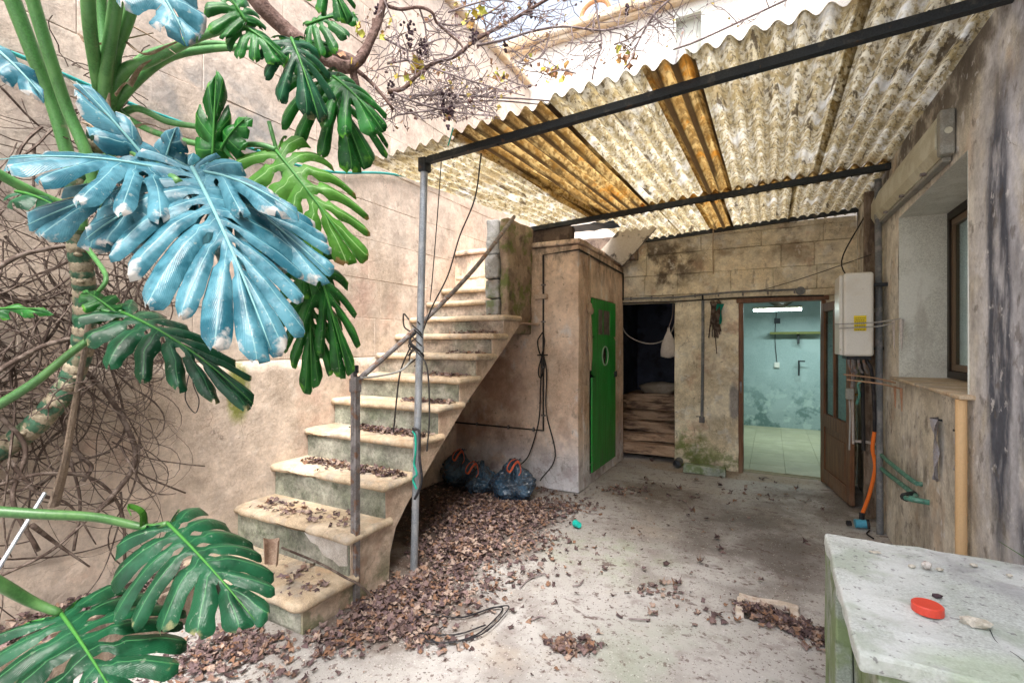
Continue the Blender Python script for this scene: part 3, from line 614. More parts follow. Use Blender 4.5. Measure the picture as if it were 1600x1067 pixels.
# ---- pier at the head of the rail, and rough wall stub
pr_ = thing('stone_pier', 'mossy grey stone pier standing on the stair edge', 'pier', (-2.33, 4.2, 1.76))
zz = [1.765, 1.93, 2.12, 2.36, 2.70]
for k in range(4):
    obj('stone_block', rbox(-2.445+R.uniform(-.008, .008), -2.30, 3.98+R.uniform(-.01, .01), 4.50, zz[k]+.003, zz[k+1]-.003, r=.016, cut=.09, amp=.008, fr=7, seed=k*4), PIER, pr_)
bm = rbox(-2.297, -2.205, 4.0, 4.545, 1.60, 2.705, r=.02, cut=.09, amp=.012, fr=5, seed=31); obj('render_coat', bm, M('mossy_render', (.27,.205,.15), [((.38,.30,.22), 5, .45, .6, .8), ((.13,.16,.05), 5, .50, .62, .9), ((.11,.08,.07), 7, .54, .66, .8)], bump=1.0, bs=35, bdist=.015), pr_)
wg = thing('upper_parapet', 'dark weathered masonry above the outhouse under the canopy edge', 'wall', (-2.4, 4.7, 2.56))
obj('masonry', rbox(-2.44, -1.85, 4.66, 4.85, 2.56, 2.74, r=.01, cut=.12, amp=.008), M('dark_masonry', (.16,.12,.095), [((.25,.19,.15), 5, .45, .6, .8), ((.07,.05,.045), 6, .5, .62, .8)], bump=.9), wg)  # dark mottled colour over the whole masonry
obj('masonry', rbox(-3.3, -1.50, 6.0, 6.19, 2.56, 2.865, r=.01, cut=.15, amp=.008, seed=5), M('dark_masonry_b', (.18,.14,.115), [((.25,.19,.15), 5, .45, .6, .8), ((.07,.05,.045), 6, .5, .62, .8)], bump=.9), wg)
bm = rbox(-.16, .16, -.02, .02, 0, .62, r=.005, cut=.2, amp=.003)
mt = Matrix.Translation((-1.60, 5.35, 2.47)) @ Matrix.Rotation(math.radians(38), 4, 'Y') @ Matrix.Rotation(math.radians(-20), 4, 'X')
for v in bm.verts: v.co = mt @ v.co
tag(obj('leaning_board', bm, M('stained_white_board', (.42,.37,.31), [((.06,.05,.045), 3.2, .52, .58, .95)], bump=.3)), 'pale stained board propped on the outhouse roof edge', 'board')

# ---- house wall with the window (face X = .8)
WX = .80
hw = thing('house_wall', 'weathered grey brown rendered house wall with a deep window', 'wall', (1.0, 3.5, 0))
def hpiece(y0, y1, z0, z1, seed, cut=.16):
    bm = bmesh.new(); ny, nz = max(1, int((y1-y0)/cut)), max(1, int((z1-z0)/cut)); g = []
    for i in range(ny+1):
        row = []
        for j in range(nz+1):
            y, z = y0+(y1-y0)*i/ny, z0+(z1-z0)*j/nz; e_ = 0 if i in (0, ny) or j in (0, nz) else 1
            row.append(bm.verts.new((WX+(.008*noise.noise(Vector((y*1.6, z*1.2, 5)))+.004*noise.noise(Vector((y*7, z*6, 1)))), y, z)))
        g.append(row)
    for i in range(ny):
        for j in range(nz): bm.faces.new((g[i][j], g[i][j+1], g[i+1][j+1], g[i+1][j]))
    return bm
WY0, WY1, WZa, WZb, RD = 2.95, 4.31, 1.262, 2.392, 1.06
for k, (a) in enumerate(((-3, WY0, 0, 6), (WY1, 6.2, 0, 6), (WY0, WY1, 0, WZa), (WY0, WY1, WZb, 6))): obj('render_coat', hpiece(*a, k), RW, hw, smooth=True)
bm = bmesh.new()
for a in ((WX+.02, 1.4, -3, WY0-.05, 0, 6), (WX+.02, 1.4, WY1+.05, 6.2, 0, 6), (WX+.02, 1.4, WY0-.05, WY1+.05, 0, WZa-.05), (WX+.02, 1.4, WY0-.05, WY1+.05, WZb+.05, 6)): box(bm, *a)
obj('masonry', bm, RW, hw)
bm = bmesh.new()
def quad(*p): bm.faces.new([bm.verts.new(q) for q in p])
a_ = WX-.002
quad((a_, WY1, WZa), (RD+.3, WY1+.004, WZa), (RD+.3, WY1+.004, WZb), (a_, WY1, WZb))
quad((a_, WY0, WZa), (a_, WY0, WZb), (RD+.3, WY0, WZb), (RD+.3, WY0, WZa))
quad((a_, WY0, WZb), (a_, WY1, WZb), (RD+.3, WY1, WZb), (RD+.3, WY0, WZb))
obj('window_reveal', bm, REV, hw)
obj('window_sill', rbox(.748, RD+.25, 2.87, 4.32, 1.246, 1.266, r=.006, cut=.2, amp=.003), TREAD, hw)
wf = obj('window', bx(RD, RD+.055, WY0+.002, WY1-.002, 1.27, 1.315), BRONZE, hw)
bm = bmesh.new(); box(bm, RD, RD+.055, WY1-.045, WY1-.002, 1.316, WZb-.055); box(bm, RD, RD+.055, WY0+.002, WY0+.06, 1.316, WZb-.055); box(bm, RD, RD+.055, WY0+.002, WY1-.002, WZb-.054, WZb-.003); obj('frame', bm, BRONZE, wf)
bm = bmesh.new()
for a in ((RD+.012, RD+.045, WY1-.078, WY1-.046, 1.32, WZb-.06), (RD+.012, RD+.045, WY0+.061, WY0+.11, 1.32, WZb-.06), (RD+.012, RD+.045, WY0+.11, WY1-.078, 1.32, 1.36), (RD+.012, RD+.045, WY0+.11, WY1-.078, WZb-.10, WZb-.06), (RD+.012, RD+.045, 3.61, 3.66, 1.36, WZb-.10)): box(bm, *a)
obj('sash', bm, SASH, wf)
obj('glass', bx(RD+.026, RD+.030, WY0+.11, WY1-.078, 1.36, WZb-.10), GLASS, wf)
bm = bmesh.new(); pv = None
for i in range(60):
    y = WY0+.05+(WY1-WY0-.1)*i/59; x = RD+.15+.015*math.sin(i*1.1)
    cur = (bm.verts.new((x, y, 1.3)), bm.verts.new((x, y, WZb)))
    if pv: bm.faces.new((pv[0], cur[0], cur[1], pv[1]))
    pv = cur
obj('curtain', bm, CURT, wf)

# ================================================================== STAIRCASE
stc = thing('staircase', 'old stone staircase with worn cream treads climbing along the beige wall', 'stairs', (-2.7, 2.8, 0))
NY = [1.62, 1.94, 2.225, 2.505, 2.77, 3.035, 3.275, 3.53, 3.735, 4.0, 4.27, 4.54, 4.81, 5.08]
NZ = [.170, .408, .630, .845, 1.050, 1.238, 1.415, 1.590, 1.762, 1.935, 2.10, 2.275, 2.44, 2.6]
XS = -2.13
for i in range(12):
    y0, z1 = NY[i], NZ[i]; yb_ = NY[i+1]+.08
    xr = -2.095 if i < 9 else -2.45
    xl = LX+.01
    th = .050
    Rc = .035 if i else .075
    def outline(o):
        p = [(xl, y0+o+(yb_-y0-o)*k/4) for k in range(4, 0, -1)]                       # along the wall, towards the front
        p += [(xl+(xr-Rc-xl)*k/26, y0+o) for k in range(27)]
        p += [(xr-Rc+(Rc-o)*math.sin(a), y0+Rc-(Rc-o)*math.cos(a)) for a in [math.pi/2*k/6 for k in range(1, 6)]]
        return p+[(xr-o, y0+Rc+(yb_-y0-Rc)*k/4) for k in range(5)]
    wear = {1: (-2.6, .13), 2: (-2.86, .14), 3: (-3.02, .10)}.get(i)
    prof = [(.016, -th), (.005, -th+.006), (.0, -th+.018), (.0, -.022), (.004, -.012), (.012, -.004), (.024, .0), (.055, .0012), (.10, .001)]
    bm = bmesh.new(); rings = []
    for o_, dz_ in prof:
        row = []
        for x_, y_ in outline(min(o_, Rc*.98)) if o_ <= .024 else [(min(a_, xr-o_), max(b_, y0+o_)) for a_, b_ in outline(Rc*.6)]:
            q = Vector((x_, y_, z1+dz_))*5+Vector((i*7, 0, 0)); fr_ = max(0, 1-(y_-y0)/.09)
            yy = y_+.008*noise.noise(q)*(1 if y_ < yb_-.02 else 0); zz3 = z1+dz_+.005*noise.noise(q*1.3+Vector((0, 5, 0)))
            ch = max(0, noise.noise(Vector((x_*9, i*5.3, 2)))-.28)*fr_; yy += ch*.045; zz3 -= ch*.03*(dz_ > -.03)
            if wear:
                wv = math.exp(-((x_-wear[0])/wear[1])**2)*fr_; zz3 -= .032*wv*(dz_ > -.03); yy += .025*wv
            row.append(bm.verts.new((x_, yy, zz3)))
        rings.append(row)
    for a_, b_ in zip(rings, rings[1:]):
        for k in range(len(a_)-1): bm.faces.new((a_[k], a_[k+1], b_[k+1], b_[k]))
    bm.faces.new(rings[-1]); bm.faces.new(rings[0][::-1])
    bmesh.ops.recalc_face_normals(bm, faces=bm.faces[:])
    obj('tread', bm, TREAD, stc, smooth=True)
    zlo = NZ[i-1] if i else 0
    bm = rbox(xl, XS if i < 9 else -2.46, y0+.035, y0+.20, zlo-.02 if i else -.01, z1-th-.001, r=.008 if i else .03, cut=.11, amp=.004, seed=i)
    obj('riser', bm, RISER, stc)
# broken plaster patch on the second tread
bm = bmesh.new()
pts = [(-2.50, 1.968, .355), (-2.40, 1.966, .357), (-2.28, 1.966, .357), (-2.135, 1.966, .357), (-2.133, 1.966, .23), (-2.20, 1.966, .215), (-2.25, 1.966, .24), (-2.33, 1.966, .25), (-2.38, 1.966, .30), (-2.44, 1.966, .31)]
fa = [bm.verts.new(p) for p in pts]; fb2 = [bm.verts.new((p[0], p[1]+.03, p[2])) for p in pts]; bm.faces.new(fa)
for k in range(len(fa)): bm.faces.new((fa[k], fb2[k], fb2[(k+1) % len(fa)], fa[(k+1) % len(fa)]))
bmesh.ops.recalc_face_normals(bm, faces=bm.faces[:])
obj('mortar_patch', bm, M('mortar', (.50,.46,.42), [((.62,.60,.57), 9, .45, .6, .7)], bump=.8, bs=60), stc)
# side of the stairs: stepped top, sloping soffit, with thickness
top = [(1.665, 0), (1.665, NZ[0]-.052)]
for i in range(1, 9): top += [(NY[i]+.045, NZ[i-1]-.053 if i > 0 else 0), (NY[i]+.045, NZ[i]-.053)]
top += [(4.545, NZ[8]-.053)]
bot = [(4.545, 2.02*0+1.80), (4.21, 1.775), (3.75, 1.43), (3.19, 1.045), (2.78, .70), (2.62, .56), (2.47, .44), (2.36, .32), (2.31, .18), (2.295, 0)]
bot[0] = (4.545, 1.70+.0)
bot = [(4.545, 1.69), (4.20, 1.70), (4.10, 1.69), (3.75, 1.43), (3.19, 1.045), (2.78, .70), (2.62, .56), (2.47, .44), (2.36, .32), (2.31, .18), (2.295, 0)]
bm = bmesh.new()
from mathutils.geometry import tessellate_polygon
poly = top+bot
tri = tessellate_polygon([[Vector((0, y, z)) for y, z in poly]])
va = [bm.verts.new((XS+.006, y, z)) for y, z in poly]; vb = [bm.verts.new((XS-.12, y, z)) for y, z in poly]
for a, b, c in tri:
    try: bm.faces.new((va[a], va[b], va[c])); bm.faces.new((vb[c], vb[b], vb[a]))
    except ValueError: pass
n = len(poly)
for k in range(n): bm.faces.new((va[k], va[(k+1) % n], vb[(k+1) % n], vb[k]))
bmesh.ops.recalc_face_normals(bm, faces=bm.faces[:])
obj('stringer', bm, STR, stc)
bm = bmesh.new(); prev = None                        # rough soffit between stringer and wall
for k, (y, z) in enumerate(bot[1:]):
    cur = [bm.verts.new((XS-.11-(XS-LX-.11)*j/6, y+.02*noise.noise(Vector((j, k, 0))), z+.01+.02*noise.noise(Vector((j, k, 4))))) for j in range(7)]
    if prev:
        for j in range(6): bm.faces.new((prev[j], prev[j+1], cur[j+1], cur[j]))
    prev = cur
obj('soffit', bm, STR, stc, smooth=True)
obj('landing_core', bx(LX+.01, -2.46, 4.9, 6.0, 2.0, 2.40), RISER, stc)
obj('corbel', rbox(-2.18, -2.03, 4.50, 4.546, 1.96, 2.01, r=.01, cut=0, amp=.004), STR, stc)

# handrail
hr = thing('handrail', 'rusty metal handrail with its post at the foot of the stairs', 'railing', (-2.12, 2.02, 0))
bm = bmesh.new(); box(bm, -2.142, -2.122, 2.0, 2.034, -.01, 1.33); box(bm, -2.119, -2.100, 2.0, 2.034, -.01, 1.31); obj('post', bm, RUST, hr)
obj('post_collar', rbox(-2.148, -2.094, 1.994, 2.040, 1.22, 1.30, r=.004, cut=0, amp=0), RUST, hr); obj('cap', bx(-2.133, -2.108, 2.005, 2.03, 1.331, 1.375), IRON, hr)
obj('rail', tb([(-2.12, 2.04, 1.29), (-2.12, 2.6, 1.63), (-2.12, 3.3, 2.12), (-2.12, 3.97, 2.69)], .017, 8, 4), RUST, hr)
tag(obj('tie_rope', tb([(-2.11, 2.04, 1.30), (-2.10, 2.2, 1.305), (-2.08, 2.36, 1.33), (-2.07, 2.46, 1.40)], .007, 6), ROPE), 'twisted grey rope sagging from the rail post to the canopy pole', 'rope')

# ================================================================== CANOPY
def zt(x, y): return 2.70+.045*(x+2)+.026*(y-2.47)
cp = thing('canopy', 'corrugated canopy on dark iron beams with one galvanised pole', 'canopy', (-.6, 4, 0))
pa, pb = Vector((-2.073, 2.476, 0)), Vector((-1.985, 2.476, zt(-1.98, 2.47)-.052))
obj('pole', tb([pa, pb], .024, 16, 2), GALV, cp)
obj('pole_collar', tb([pa.lerp(pb, .545), pa.lerp(pb, .56)], .029, 14, 1), GALV, cp)
obj('pole_head', rbox(pb.x-.028, pb.x+.03, 2.445, 2.51, pb.z-.035, pb.z+.055, r=.004, cut=0, amp=0), IRON, cp)
def beam(x0, x1, y, wd=.045, hh=.052):
    bm = bmesh.new(); v = box(bm, x0, x1, y-wd/2, y+wd/2, 0, 0)
    for k, q in enumerate(v): q.co.z = zt(q.co.x, y)+(0 if k > 3 else -hh)
    for k in range(1, 12): bmesh.ops.bisect_plane(bm, geom=bm.verts[:]+bm.edges[:]+bm.faces[:], plane_co=(x0+(x1-x0)*k/12, 0, 0), plane_no=(1, 0, 0))
    for q in bm.verts: q.co.z += .004*noise.noise(q.co*3)
    return bm
BYS = (2.47, 4.62, 6.13)
for y, x0, wd, hh in ((2.47, -1.958, .040, .042), (4.62, -2.28, .05, .045), (6.13, -1.68, .05, .045)):
    b = obj('beam', beam(x0, WX+.01, y, wd, hh), IRON, cp)
    for k in range(9):
        x = x0+.2+k*.33
        if x < .7: obj('roof_bolt', tb([(x, y-.0, zt(x, y)-hh-.010), (x, y-.0, zt(x, y)+.01)], .005, 6, 1), IRON, b)
obj('rafter', tb([(-2.26, 4.62, 2.68), (-2.26, 4.62, 2.52)], .018, 6, 1), IRON, cp)
def sheet(x0, x1, y0, y1, dz, mat, skew=0, jag=.012, seed=0):
    bm = bmesh.new(); nx_ = int((x1-x0)/PITCH*8); ny_ = max(6, int((y1-y0)/.16)); g = []
    for i in range(nx_+1):
        x = x0+(x1-x0)*i/nx_; row = []
        for j in range(ny_+1):
            y = y0+(y1-y0)*j/ny_
            if j == 0: y += jag*noise.noise(Vector((x*11, seed, 0)))*2
            xx = x+skew*(y-y0)
            z = zt(xx, y)+dz+.020+.020*math.sin(2*math.pi*x/PITCH)+.010*noise.noise(Vector((xx*1.2, y*1.1, seed)))
            row.append(bm.verts.new((xx, y, z)))
        g.append(row)
    for i in range(nx_):
        for j in range(ny_): bm.faces.new((g[i][j], g[i+1][j], g[i+1][j+1], g[i][j+1]))
    for j in (0, ny_):                              # the sheet's own edge, 6 mm thick
        lo_ = [bm.verts.new(g[i][j].co+Vector((0, .0, .006))) for i in range(nx_+1)]
        for i in range(nx_): bm.faces.new((g[i][j], lo_[i], lo_[i+1], g[i+1][j]))
    for i in (0, nx_):
        lo_ = [bm.verts.new(g[i][j].co+Vector((0, 0, .006))) for j in range(ny_+1)]
        for j in range(ny_): bm.faces.new((g[i][j], g[i][j+1], lo_[j+1], lo_[j]))
    return bm
YF = 2.30
SHEETS = [(-2.37, -1.62, 2.34, 4.78, .0, SHEET), (-1.66, -1.02, 2.32, 4.80, .007, AMBER), (-1.06, -.50, 2.30, 4.78, .013, SHEET), (-.54, -.30, 2.29, 4.80, .006, AMBER), (-.34, .34, 2.27, 4.66, .013, SHEET), (.30, WX+.01, 2.26, 4.66, .019, SHEET)]
for k, (x0, x1, y0, y1, dz, mt) in enumerate(SHEETS):
    o = obj('corrugated_sheet', sheet(x0, x1, y0, y1, dz, mt, .07 if x0 < -2 else .0, seed=k*3), mt, cp, smooth=True)
    if mt is AMBER: o['label'] = 'amber translucent corrugated sheet'
o = obj('corrugated_sheet', sheet(-1.1, WX, 4.60, 4.80, -.004, AMBER, 0, .004, 77), AMBER, cp, smooth=True); o['label'] = 'amber end strip over the middle beam'
for k, (x0, x1, mt) in enumerate(((-1.60, -.95, SHEET), (-.99, -.60, SHEET), (-.64, -.38, AMBER), (-.42, .2, SHEET), (.16, WX, SHEET))):
    obj('corrugated_sheet', sheet(x0, x1, 4.70, 6.34, -.022 + .006*(k % 2), mt, 0, seed=50+k*3), mt, cp, smooth=True)
bt = thing('blue_tarpaulin', 'dark blue tarpaulin scrap tucked under the canopy behind the middle beam', 'tarpaulin', (-1.8, 4.9, 2.6))
bm = bmesh.new(); g = []
for i in range(16):
    g.append([bm.verts.new((-2.15+.75*i/15, 4.74+.30*j/5, zt(-1.8, 4.9)-.035+.02*noise.noise(Vector((i*.5, j*.6, 1)))+.0*j)) for j in range(6)])
for i in range(15):
    for j in range(5): bm.faces.new((g[i][j], g[i+1][j], g[i+1][j+1], g[i][j+1]))
obj('sheet', bm, M('blue_tarp', (.02,.07,.13), rough=.5, bump=.3), bt, smooth=True)
tag(obj('green_rope', tb([(-2.06, 2.45, .93), (-2.03, 2.44, .90), (-2.02, 2.43, .80), (-2.04, 2.44, .72), (-2.01, 2.43, .66), (-2.05, 2.44, .62), (-2.02, 2.44, .56)], .007, 5), GROPE), 'frayed green rope knotted low on the canopy pole', 'rope')
tag(obj('black_rope', tb([(-2.05, 2.44, .95), (-1.99, 2.43, .93), (-1.98, 2.42, .78), (-1.97, 2.43, .64), (-1.99, 2.43, .56), (-2.02, 2.42, .50)], .009, 5), BLKP), 'dark rope end dangling beside the green rope on the canopy pole', 'rope')
bm = bmesh.new()
for k in range(9):
    a = k*2.4; pts = [(-2.04+.04*math.sin(a+i*1.3)+.0*i, 2.46-.04*math.cos(a+i*1.5), 1.62-.05*i+.03*math.sin(a)-.02*(k % 3)) for i in range(5)]
    tube(bm, smoothpath(pts, 4), .0045, 5)
for pts in ([(-2.10, 2.46, 1.66), (-2.18, 2.5, 1.70), (-2.22, 2.55, 1.62), (-2.12, 2.5, 1.58)], [(-2.05, 2.43, 1.5), (-2.12, 2.40, 1.32), (-2.16, 2.40, 1.08), (-2.18, 2.4, .92)], [(-2.02, 2.43, 1.46), (-1.92, 2.42, 1.35), (-1.90, 2.42, 1.05), (-1.92, 2.42, .82)]): tube(bm, smoothpath(pts, 5), .0055, 5)
tag(obj('wire_tangle', bm, CABLE), 'tangle of dark wires tying the rail to the canopy pole', 'wires')
w1 = [P(690, 245, 3.1), P(684, 330, 3.15), P(676, 430, 3.2), P(672, 470, 3.2)]
tag(obj('hanging_wire', tb(w1, .0035, 5), CABLE), 'straight thin wire hanging from the front beam close to the pole', 'wire')
w2 = [P(752, 240, 2.95), P(742, 310, 3.0), P(718, 370, 3.05), P(700, 430, 3.1), P(675, 480, 3.12), P(660, 520, 3.15)]
tag(obj('hanging_wire', tb(w2, .005, 5), CABLE), 'kinked twiggy wire curving down from the front beam to the rail', 'wire')

# ================================================================== PROPS ALONG THE HOUSE WALL
bo = thing('water_heater', 'white box water heater with a yellow sticker hanging near the glazed door', 'water heater', (.6, 4.75, 1.4))
obj('casing', rbox(.505, .70, 4.60, 4.95, 1.402, 2.06, r=.02, cut=0, amp=0, seg=3), BOIL, bo)
obj('chamfer_panel', rbox(.478, .503, 4.615, 4.935, 1.412, 2.045, r=.006, cut=0, amp=0), BOIL, bo)
stk = obj('sticker', bx(.572, .652, 4.5965, 4.599, 1.60, 1.72), STICK, bo)
bm = bmesh.new()
for k, z in enumerate((1.70, 1.685, 1.67, 1.655, 1.64, 1.625, 1.61)):
    x = .578
    while x < .642:
        l = R.uniform(.004, .013); box(bm, x, min(x+l, .646), 4.5952, 4.5962, z-.0035, z+.0015); x += l+.003
obj('sticker_print', bm, PRINT, stk)
obj('bracket', bx(.70, .80, 4.66, 4.70, 1.95, 1.975), IRON, bo); obj('bracket', bx(.70, .80, 4.84, 4.88, 1.45, 1.475), IRON, bo)
obj('connection_plate', rbox(.53, .69, 4.65, 4.92, 1.375, 1.400, r=.004, cut=0, amp=0), IRON, bo)
bm = bmesh.new()
for k, (x, c) in enumerate(((.545, 0), (.575, 0), (.61, 0), (.645, 0))): tube(bm, [Vector((x, 4.68, 1.375)), Vector((x+.01, 4.68, 1.30)), Vector((x+.03, 4.70, 1.27))], .010, 6)
obj('fittings', bm, RUST, bo)
tag(obj('flex_pipe', tb([(.66, 4.70, 1.38), (.70, 4.70, 1.28), (.72, 4.72, 1.0), (.725, 4.74, .80)], .013, 8), BLKP), 'black rubber pipe dropping from the water heater to the orange hose', 'pipe')
tag(obj('supply_pipe', tb([(.66, 4.86, 1.38), (.665, 4.86, 1.1), (.67, 4.86, .62)], .014, 8, 3), CABLE), 'straight black pipe below the water heater', 'pipe')
tag(obj('supply_pipe', tb([(.60, 4.9, 1.38), (.60, 4.9, 1.1), (.605, 4.9, .66)], .010, 8, 3), WHTP), 'straight pale pipe below the water heater', 'pipe')
tag(obj('corner_pipe', tb([(.61, 4.85, 1.38), (.60, 4.85, 1.2), (.59, 4.84, 1.12)], .016, 8, 3), RUST), 'short rusty pipe end under the water heater fittings', 'pipe')
vb_ = thing('valve_box', 'small grey valve body beside the handle of the glazed door', 'valve', (.56, 4.9, 1.05))
obj('body', rbox(.545, .60, 4.80, 4.86, 1.04, 1.13, r=.006, cut=0, amp=0), LAMPG, vb_); obj('stem', tb([(.57, 4.83, 1.04), (.575, 4.83, .9), (.57, 4.83, .62)], .007, 6), ROPE, vb_)
tag(obj('valve_tap', tb([(.62, 4.84, 1.0), (.64, 4.84, 1.08), (.63, 4.84, 1.16), (.66, 4.84, 1.2)], .010, 6), OXID), 'small green tap below the water heater', 'tap')
dp = thing('downpipe', 'tall grey downpipe fixed between the water heater and the window', 'pipe', (.755, 4.75, 0))
obj('pipe', tb([(.757, 4.72, 0), (.757, 4.76, 1.4), (.757, 4.80, 2.82)], .024, 14, 4), PLG, dp)
for z in (.62, 1.75, 2.5): obj('clamp', tb([(.757, 4.74+.02*z, z), (.757, 4.74+.02*z, z+.035)], .028, 14, 1), LAMPG, dp)
tag(obj('wall_post', rbox(.70, .795, 5.05, 5.10, .02, 2.8, r=.006, cut=.3, amp=.003), OLDWD), 'upright dark timber between the downpipe and the open glazed door', 'post')
ba = thing('bamboo_drain', 'yellow bamboo coloured pipe running down from the window sill corner', 'pipe', (.755, 2.93, 0))
obj('pipe', tb([(.765, 2.91, 0), (.765, 2.91, .6), (.765, 2.91, 1.245)], .0215, 16, 4), BAMB, ba)
for z in (.72, .96, .60): obj('tie_ring', tb([(.765, 2.91, z), (.765, 2.91, z+.006)], .023, 16, 1), BAMB, ba)
fx = thing('fluorescent_fixture', 'dusty greenish batten lamp housing high on the house wall', 'lamp fixture', (.74, 4, 2.5))
FY0, FY1 = 3.10, 4.95
bm = bmesh.new(); prf = [(.797, 2.44), (.758, 2.44), (.733, 2.49), (.733, 2.60), (.755, 2.665), (.797, 2.67)]
ra = [bm.verts.new((x, FY0+.07, z)) for x, z in prf]; rb_ = [bm.verts.new((x, FY1, z)) for x, z in prf]
for k in range(6): bm.faces.new((ra[k], rb_[k], rb_[(k+1) % 6], ra[(k+1) % 6]))
bm.faces.new(rb_); bm.faces.new(ra[::-1]); bmesh.ops.recalc_face_normals(bm, faces=bm.faces[:])
for k in range(1, 6): bmesh.ops.bisect_plane(bm, geom=bm.verts[:]+bm.edges[:]+bm.faces[:], plane_co=(0, FY0+.07+k*.3, 0), plane_no=(0, 1, 0))
for v in bm.verts: v.co.z += .05*(v.co.y-FY0)*.6
obj('diffuser', bm, LAMPP, fx)
bm = rbox(.736, .797, FY0, FY0+.066, 2.436, 2.66, r=.012, cut=0, amp=0, seg=3); obj('end_cap', bm, LAMPG, fx)
obj('cap_screw', tb([(.768, FY0-.004, 2.55), (.768, FY0+.002, 2.55)], .016, 12, 1), LAMPP, fx)
bm = rbox(.760, .798, FY0+.067, FY1, 2.415, 2.438, r=.004, cut=.3, amp=.001)
for v in bm.verts: v.co.z += .05*(v.co.y-FY0)*.6
obj('back_tray', bm, LAMPG, fx)
for y in (3.45, 3.95, 4.45): obj('clip', bx(.735, .765, y, y+.02, 2.425+.03*(y-3), 2.44+.03*(y-3)), RUST, fx)
# timber and wire brackets sticking out of the wall towards the heater
br = thing('wire_bracket', 'pair of whitish wires strung from wall pegs across the water heater', 'wires', (.75, 4.4, 1.6))
obj('wire', tb([(.79, 4.22, 1.675), (.70, 4.40, 1.66), (.55, 4.52, 1.655), (.44, 4.56, 1.655)], .005, 5), ROPE, br); obj('wire', tb([(.79, 4.42, 1.65), (.70, 4.48, 1.63), (.55, 4.55, 1.625), (.47, 4.57, 1.62)], .005, 5), ROPE, br)
for y in (4.22, 4.45): obj('stain_drip', tb([(.797, y, 1.67), (.798, y, 1.45)], [.016, .003], 6, 3), WHTP, br)
b2 = thing('rusty_bracket', 'pair of thin rusty bars sticking out of the wall below the water heater', 'bracket', (.75, 4.4, 1.2))
for y, z, x1 in ((4.42, 1.205, .52), (4.62, 1.235, .52)):
    obj('bar', tb([(.80, y-.2, z-.02), (.70, y, z), (x1, y+.1, z+.015)], .006, 6), M('rusty_bar', (.40,.25,.16), bump=.2), b2)
for y in (4.22, 4.42): obj('rust_drip', tb([(.798, y, 1.19), (.799, y, 1.03)], [.013, .003], 6, 3), M('rust_stain', (.48,.27,.17)), b2)
gp = thing('green_pipes', 'two parallel green painted water pipes bending into the house wall', 'pipes', (.77, 4.2, .55))
obj('pipe', tb([(.762, 4.90, .66), (.765, 4.78, .62), (.765, 3.80, .655), (.80, 3.72, .655)], .014, 8, 3), OXID, gp)
obj('pipe', tb([(.762, 4.90, .56), (.765, 4.75, .515), (.765, 3.70, .585), (.70, 3.62, .59), (.71, 3.55, .60), (.79, 3.52, .60)], .015, 8, 3), OXID, gp)
obj('elbow', tb([(.765, 3.74, .583), (.70, 3.64, .588), (.70, 3.58, .595)], .021, 8, 3), IRON, gp)
obj('tee', tb([(.60, 4.93, .68), (.70, 4.93, .68), (.762, 4.92, .67)], .012, 8, 2), WHTP, gp)
tag(obj('orange_hose', tb([(.725, 4.74, .80), (.715, 4.76, .66), (.735, 4.78, .50), (.70, 4.80, .28), (.66, 4.82, .12), (.65, 4.83, .06)], .014, 10), ORNG), 'bright orange gas hose hanging below the black rubber pipe', 'hose')
ga = thing('blue_regulator', 'small blue regulator with a black knob lying at the end of the orange hose', 'regulator', (.64, 4.80, 0))
obj('body', tb([(.60, 4.78, .035), (.68, 4.79, .04)], .034, 14, 1), BLUEV, ga); obj('rim', tb([(.68, 4.79, .04), (.70, 4.79, .042)], .037, 14, 1), BLKP, ga)
obj('knob', tb([(.545, 4.77, .03), (.575, 4.775, .032)], .022, 10, 1), BLKP, ga); obj('neck', tb([(.65, 4.80, .06), (.652, 4.81, .12)], .020, 8, 1), BLKP, ga)
bm = bmesh.new(); tube(bm, smoothpath([(.69, 4.73, .01), (.66, 4.63, .012), (.69, 4.55, .01)], 4), .006, 5); obj('lead', bm, BLKP, ga)
def rag(y, z, L, wdt, seed):
    bm = bmesh.new(); g = []
    for i in range(12):
        t = i/11; row = []
        for j in range(6):
            q = (j/5-.5)*wdt*(1-.75*t)
            row.append(bm.verts.new((.785-.025*(1-t)*math.cos(q*30+seed)-.012*math.sin(t*9+j), y+q+.01*math.sin(t*7+seed), z-L*t)))
        g.append(row)
    for i in range(11):
        for j in range(5): bm.faces.new((g[i][j], g[i+1][j], g[i+1][j+1], g[i][j+1]))
    bmesh.ops.solidify(bm, geom=bm.faces[:], thickness=.003)
    return bm
RAGM = M('grey_rag', (.62,.62,.68), [((.25,.26,.32), (60,60,8), .54, .64, .8), ((.60,.52,.5), 30, .5, .6, .5)], bump=.3)
t = thing('wall_rag', 'long torn grey and white rag nailed to the house wall under the sill', 'rag', (.79, 3.36, .8)); obj('cloth', rag(3.37, 1.10, .34, .15, 1), RAGM, t, smooth=True); obj('nail', tb([(.81, 3.35, 1.09), (.765, 3.35, 1.095)], .006, 6, 1), IRON, t)
t = thing('wall_rag', 'short spotted rag on the house wall touching the bamboo coloured pipe', 'rag', (.79, 3.02, .9)); obj('cloth', rag(3.05, 1.09, .20, .10, 3), RAGM, t, smooth=True); obj('nail', tb([(.81, 3.04, 1.08), (.77, 3.04, 1.085)], .006, 6, 1), IRON, t)
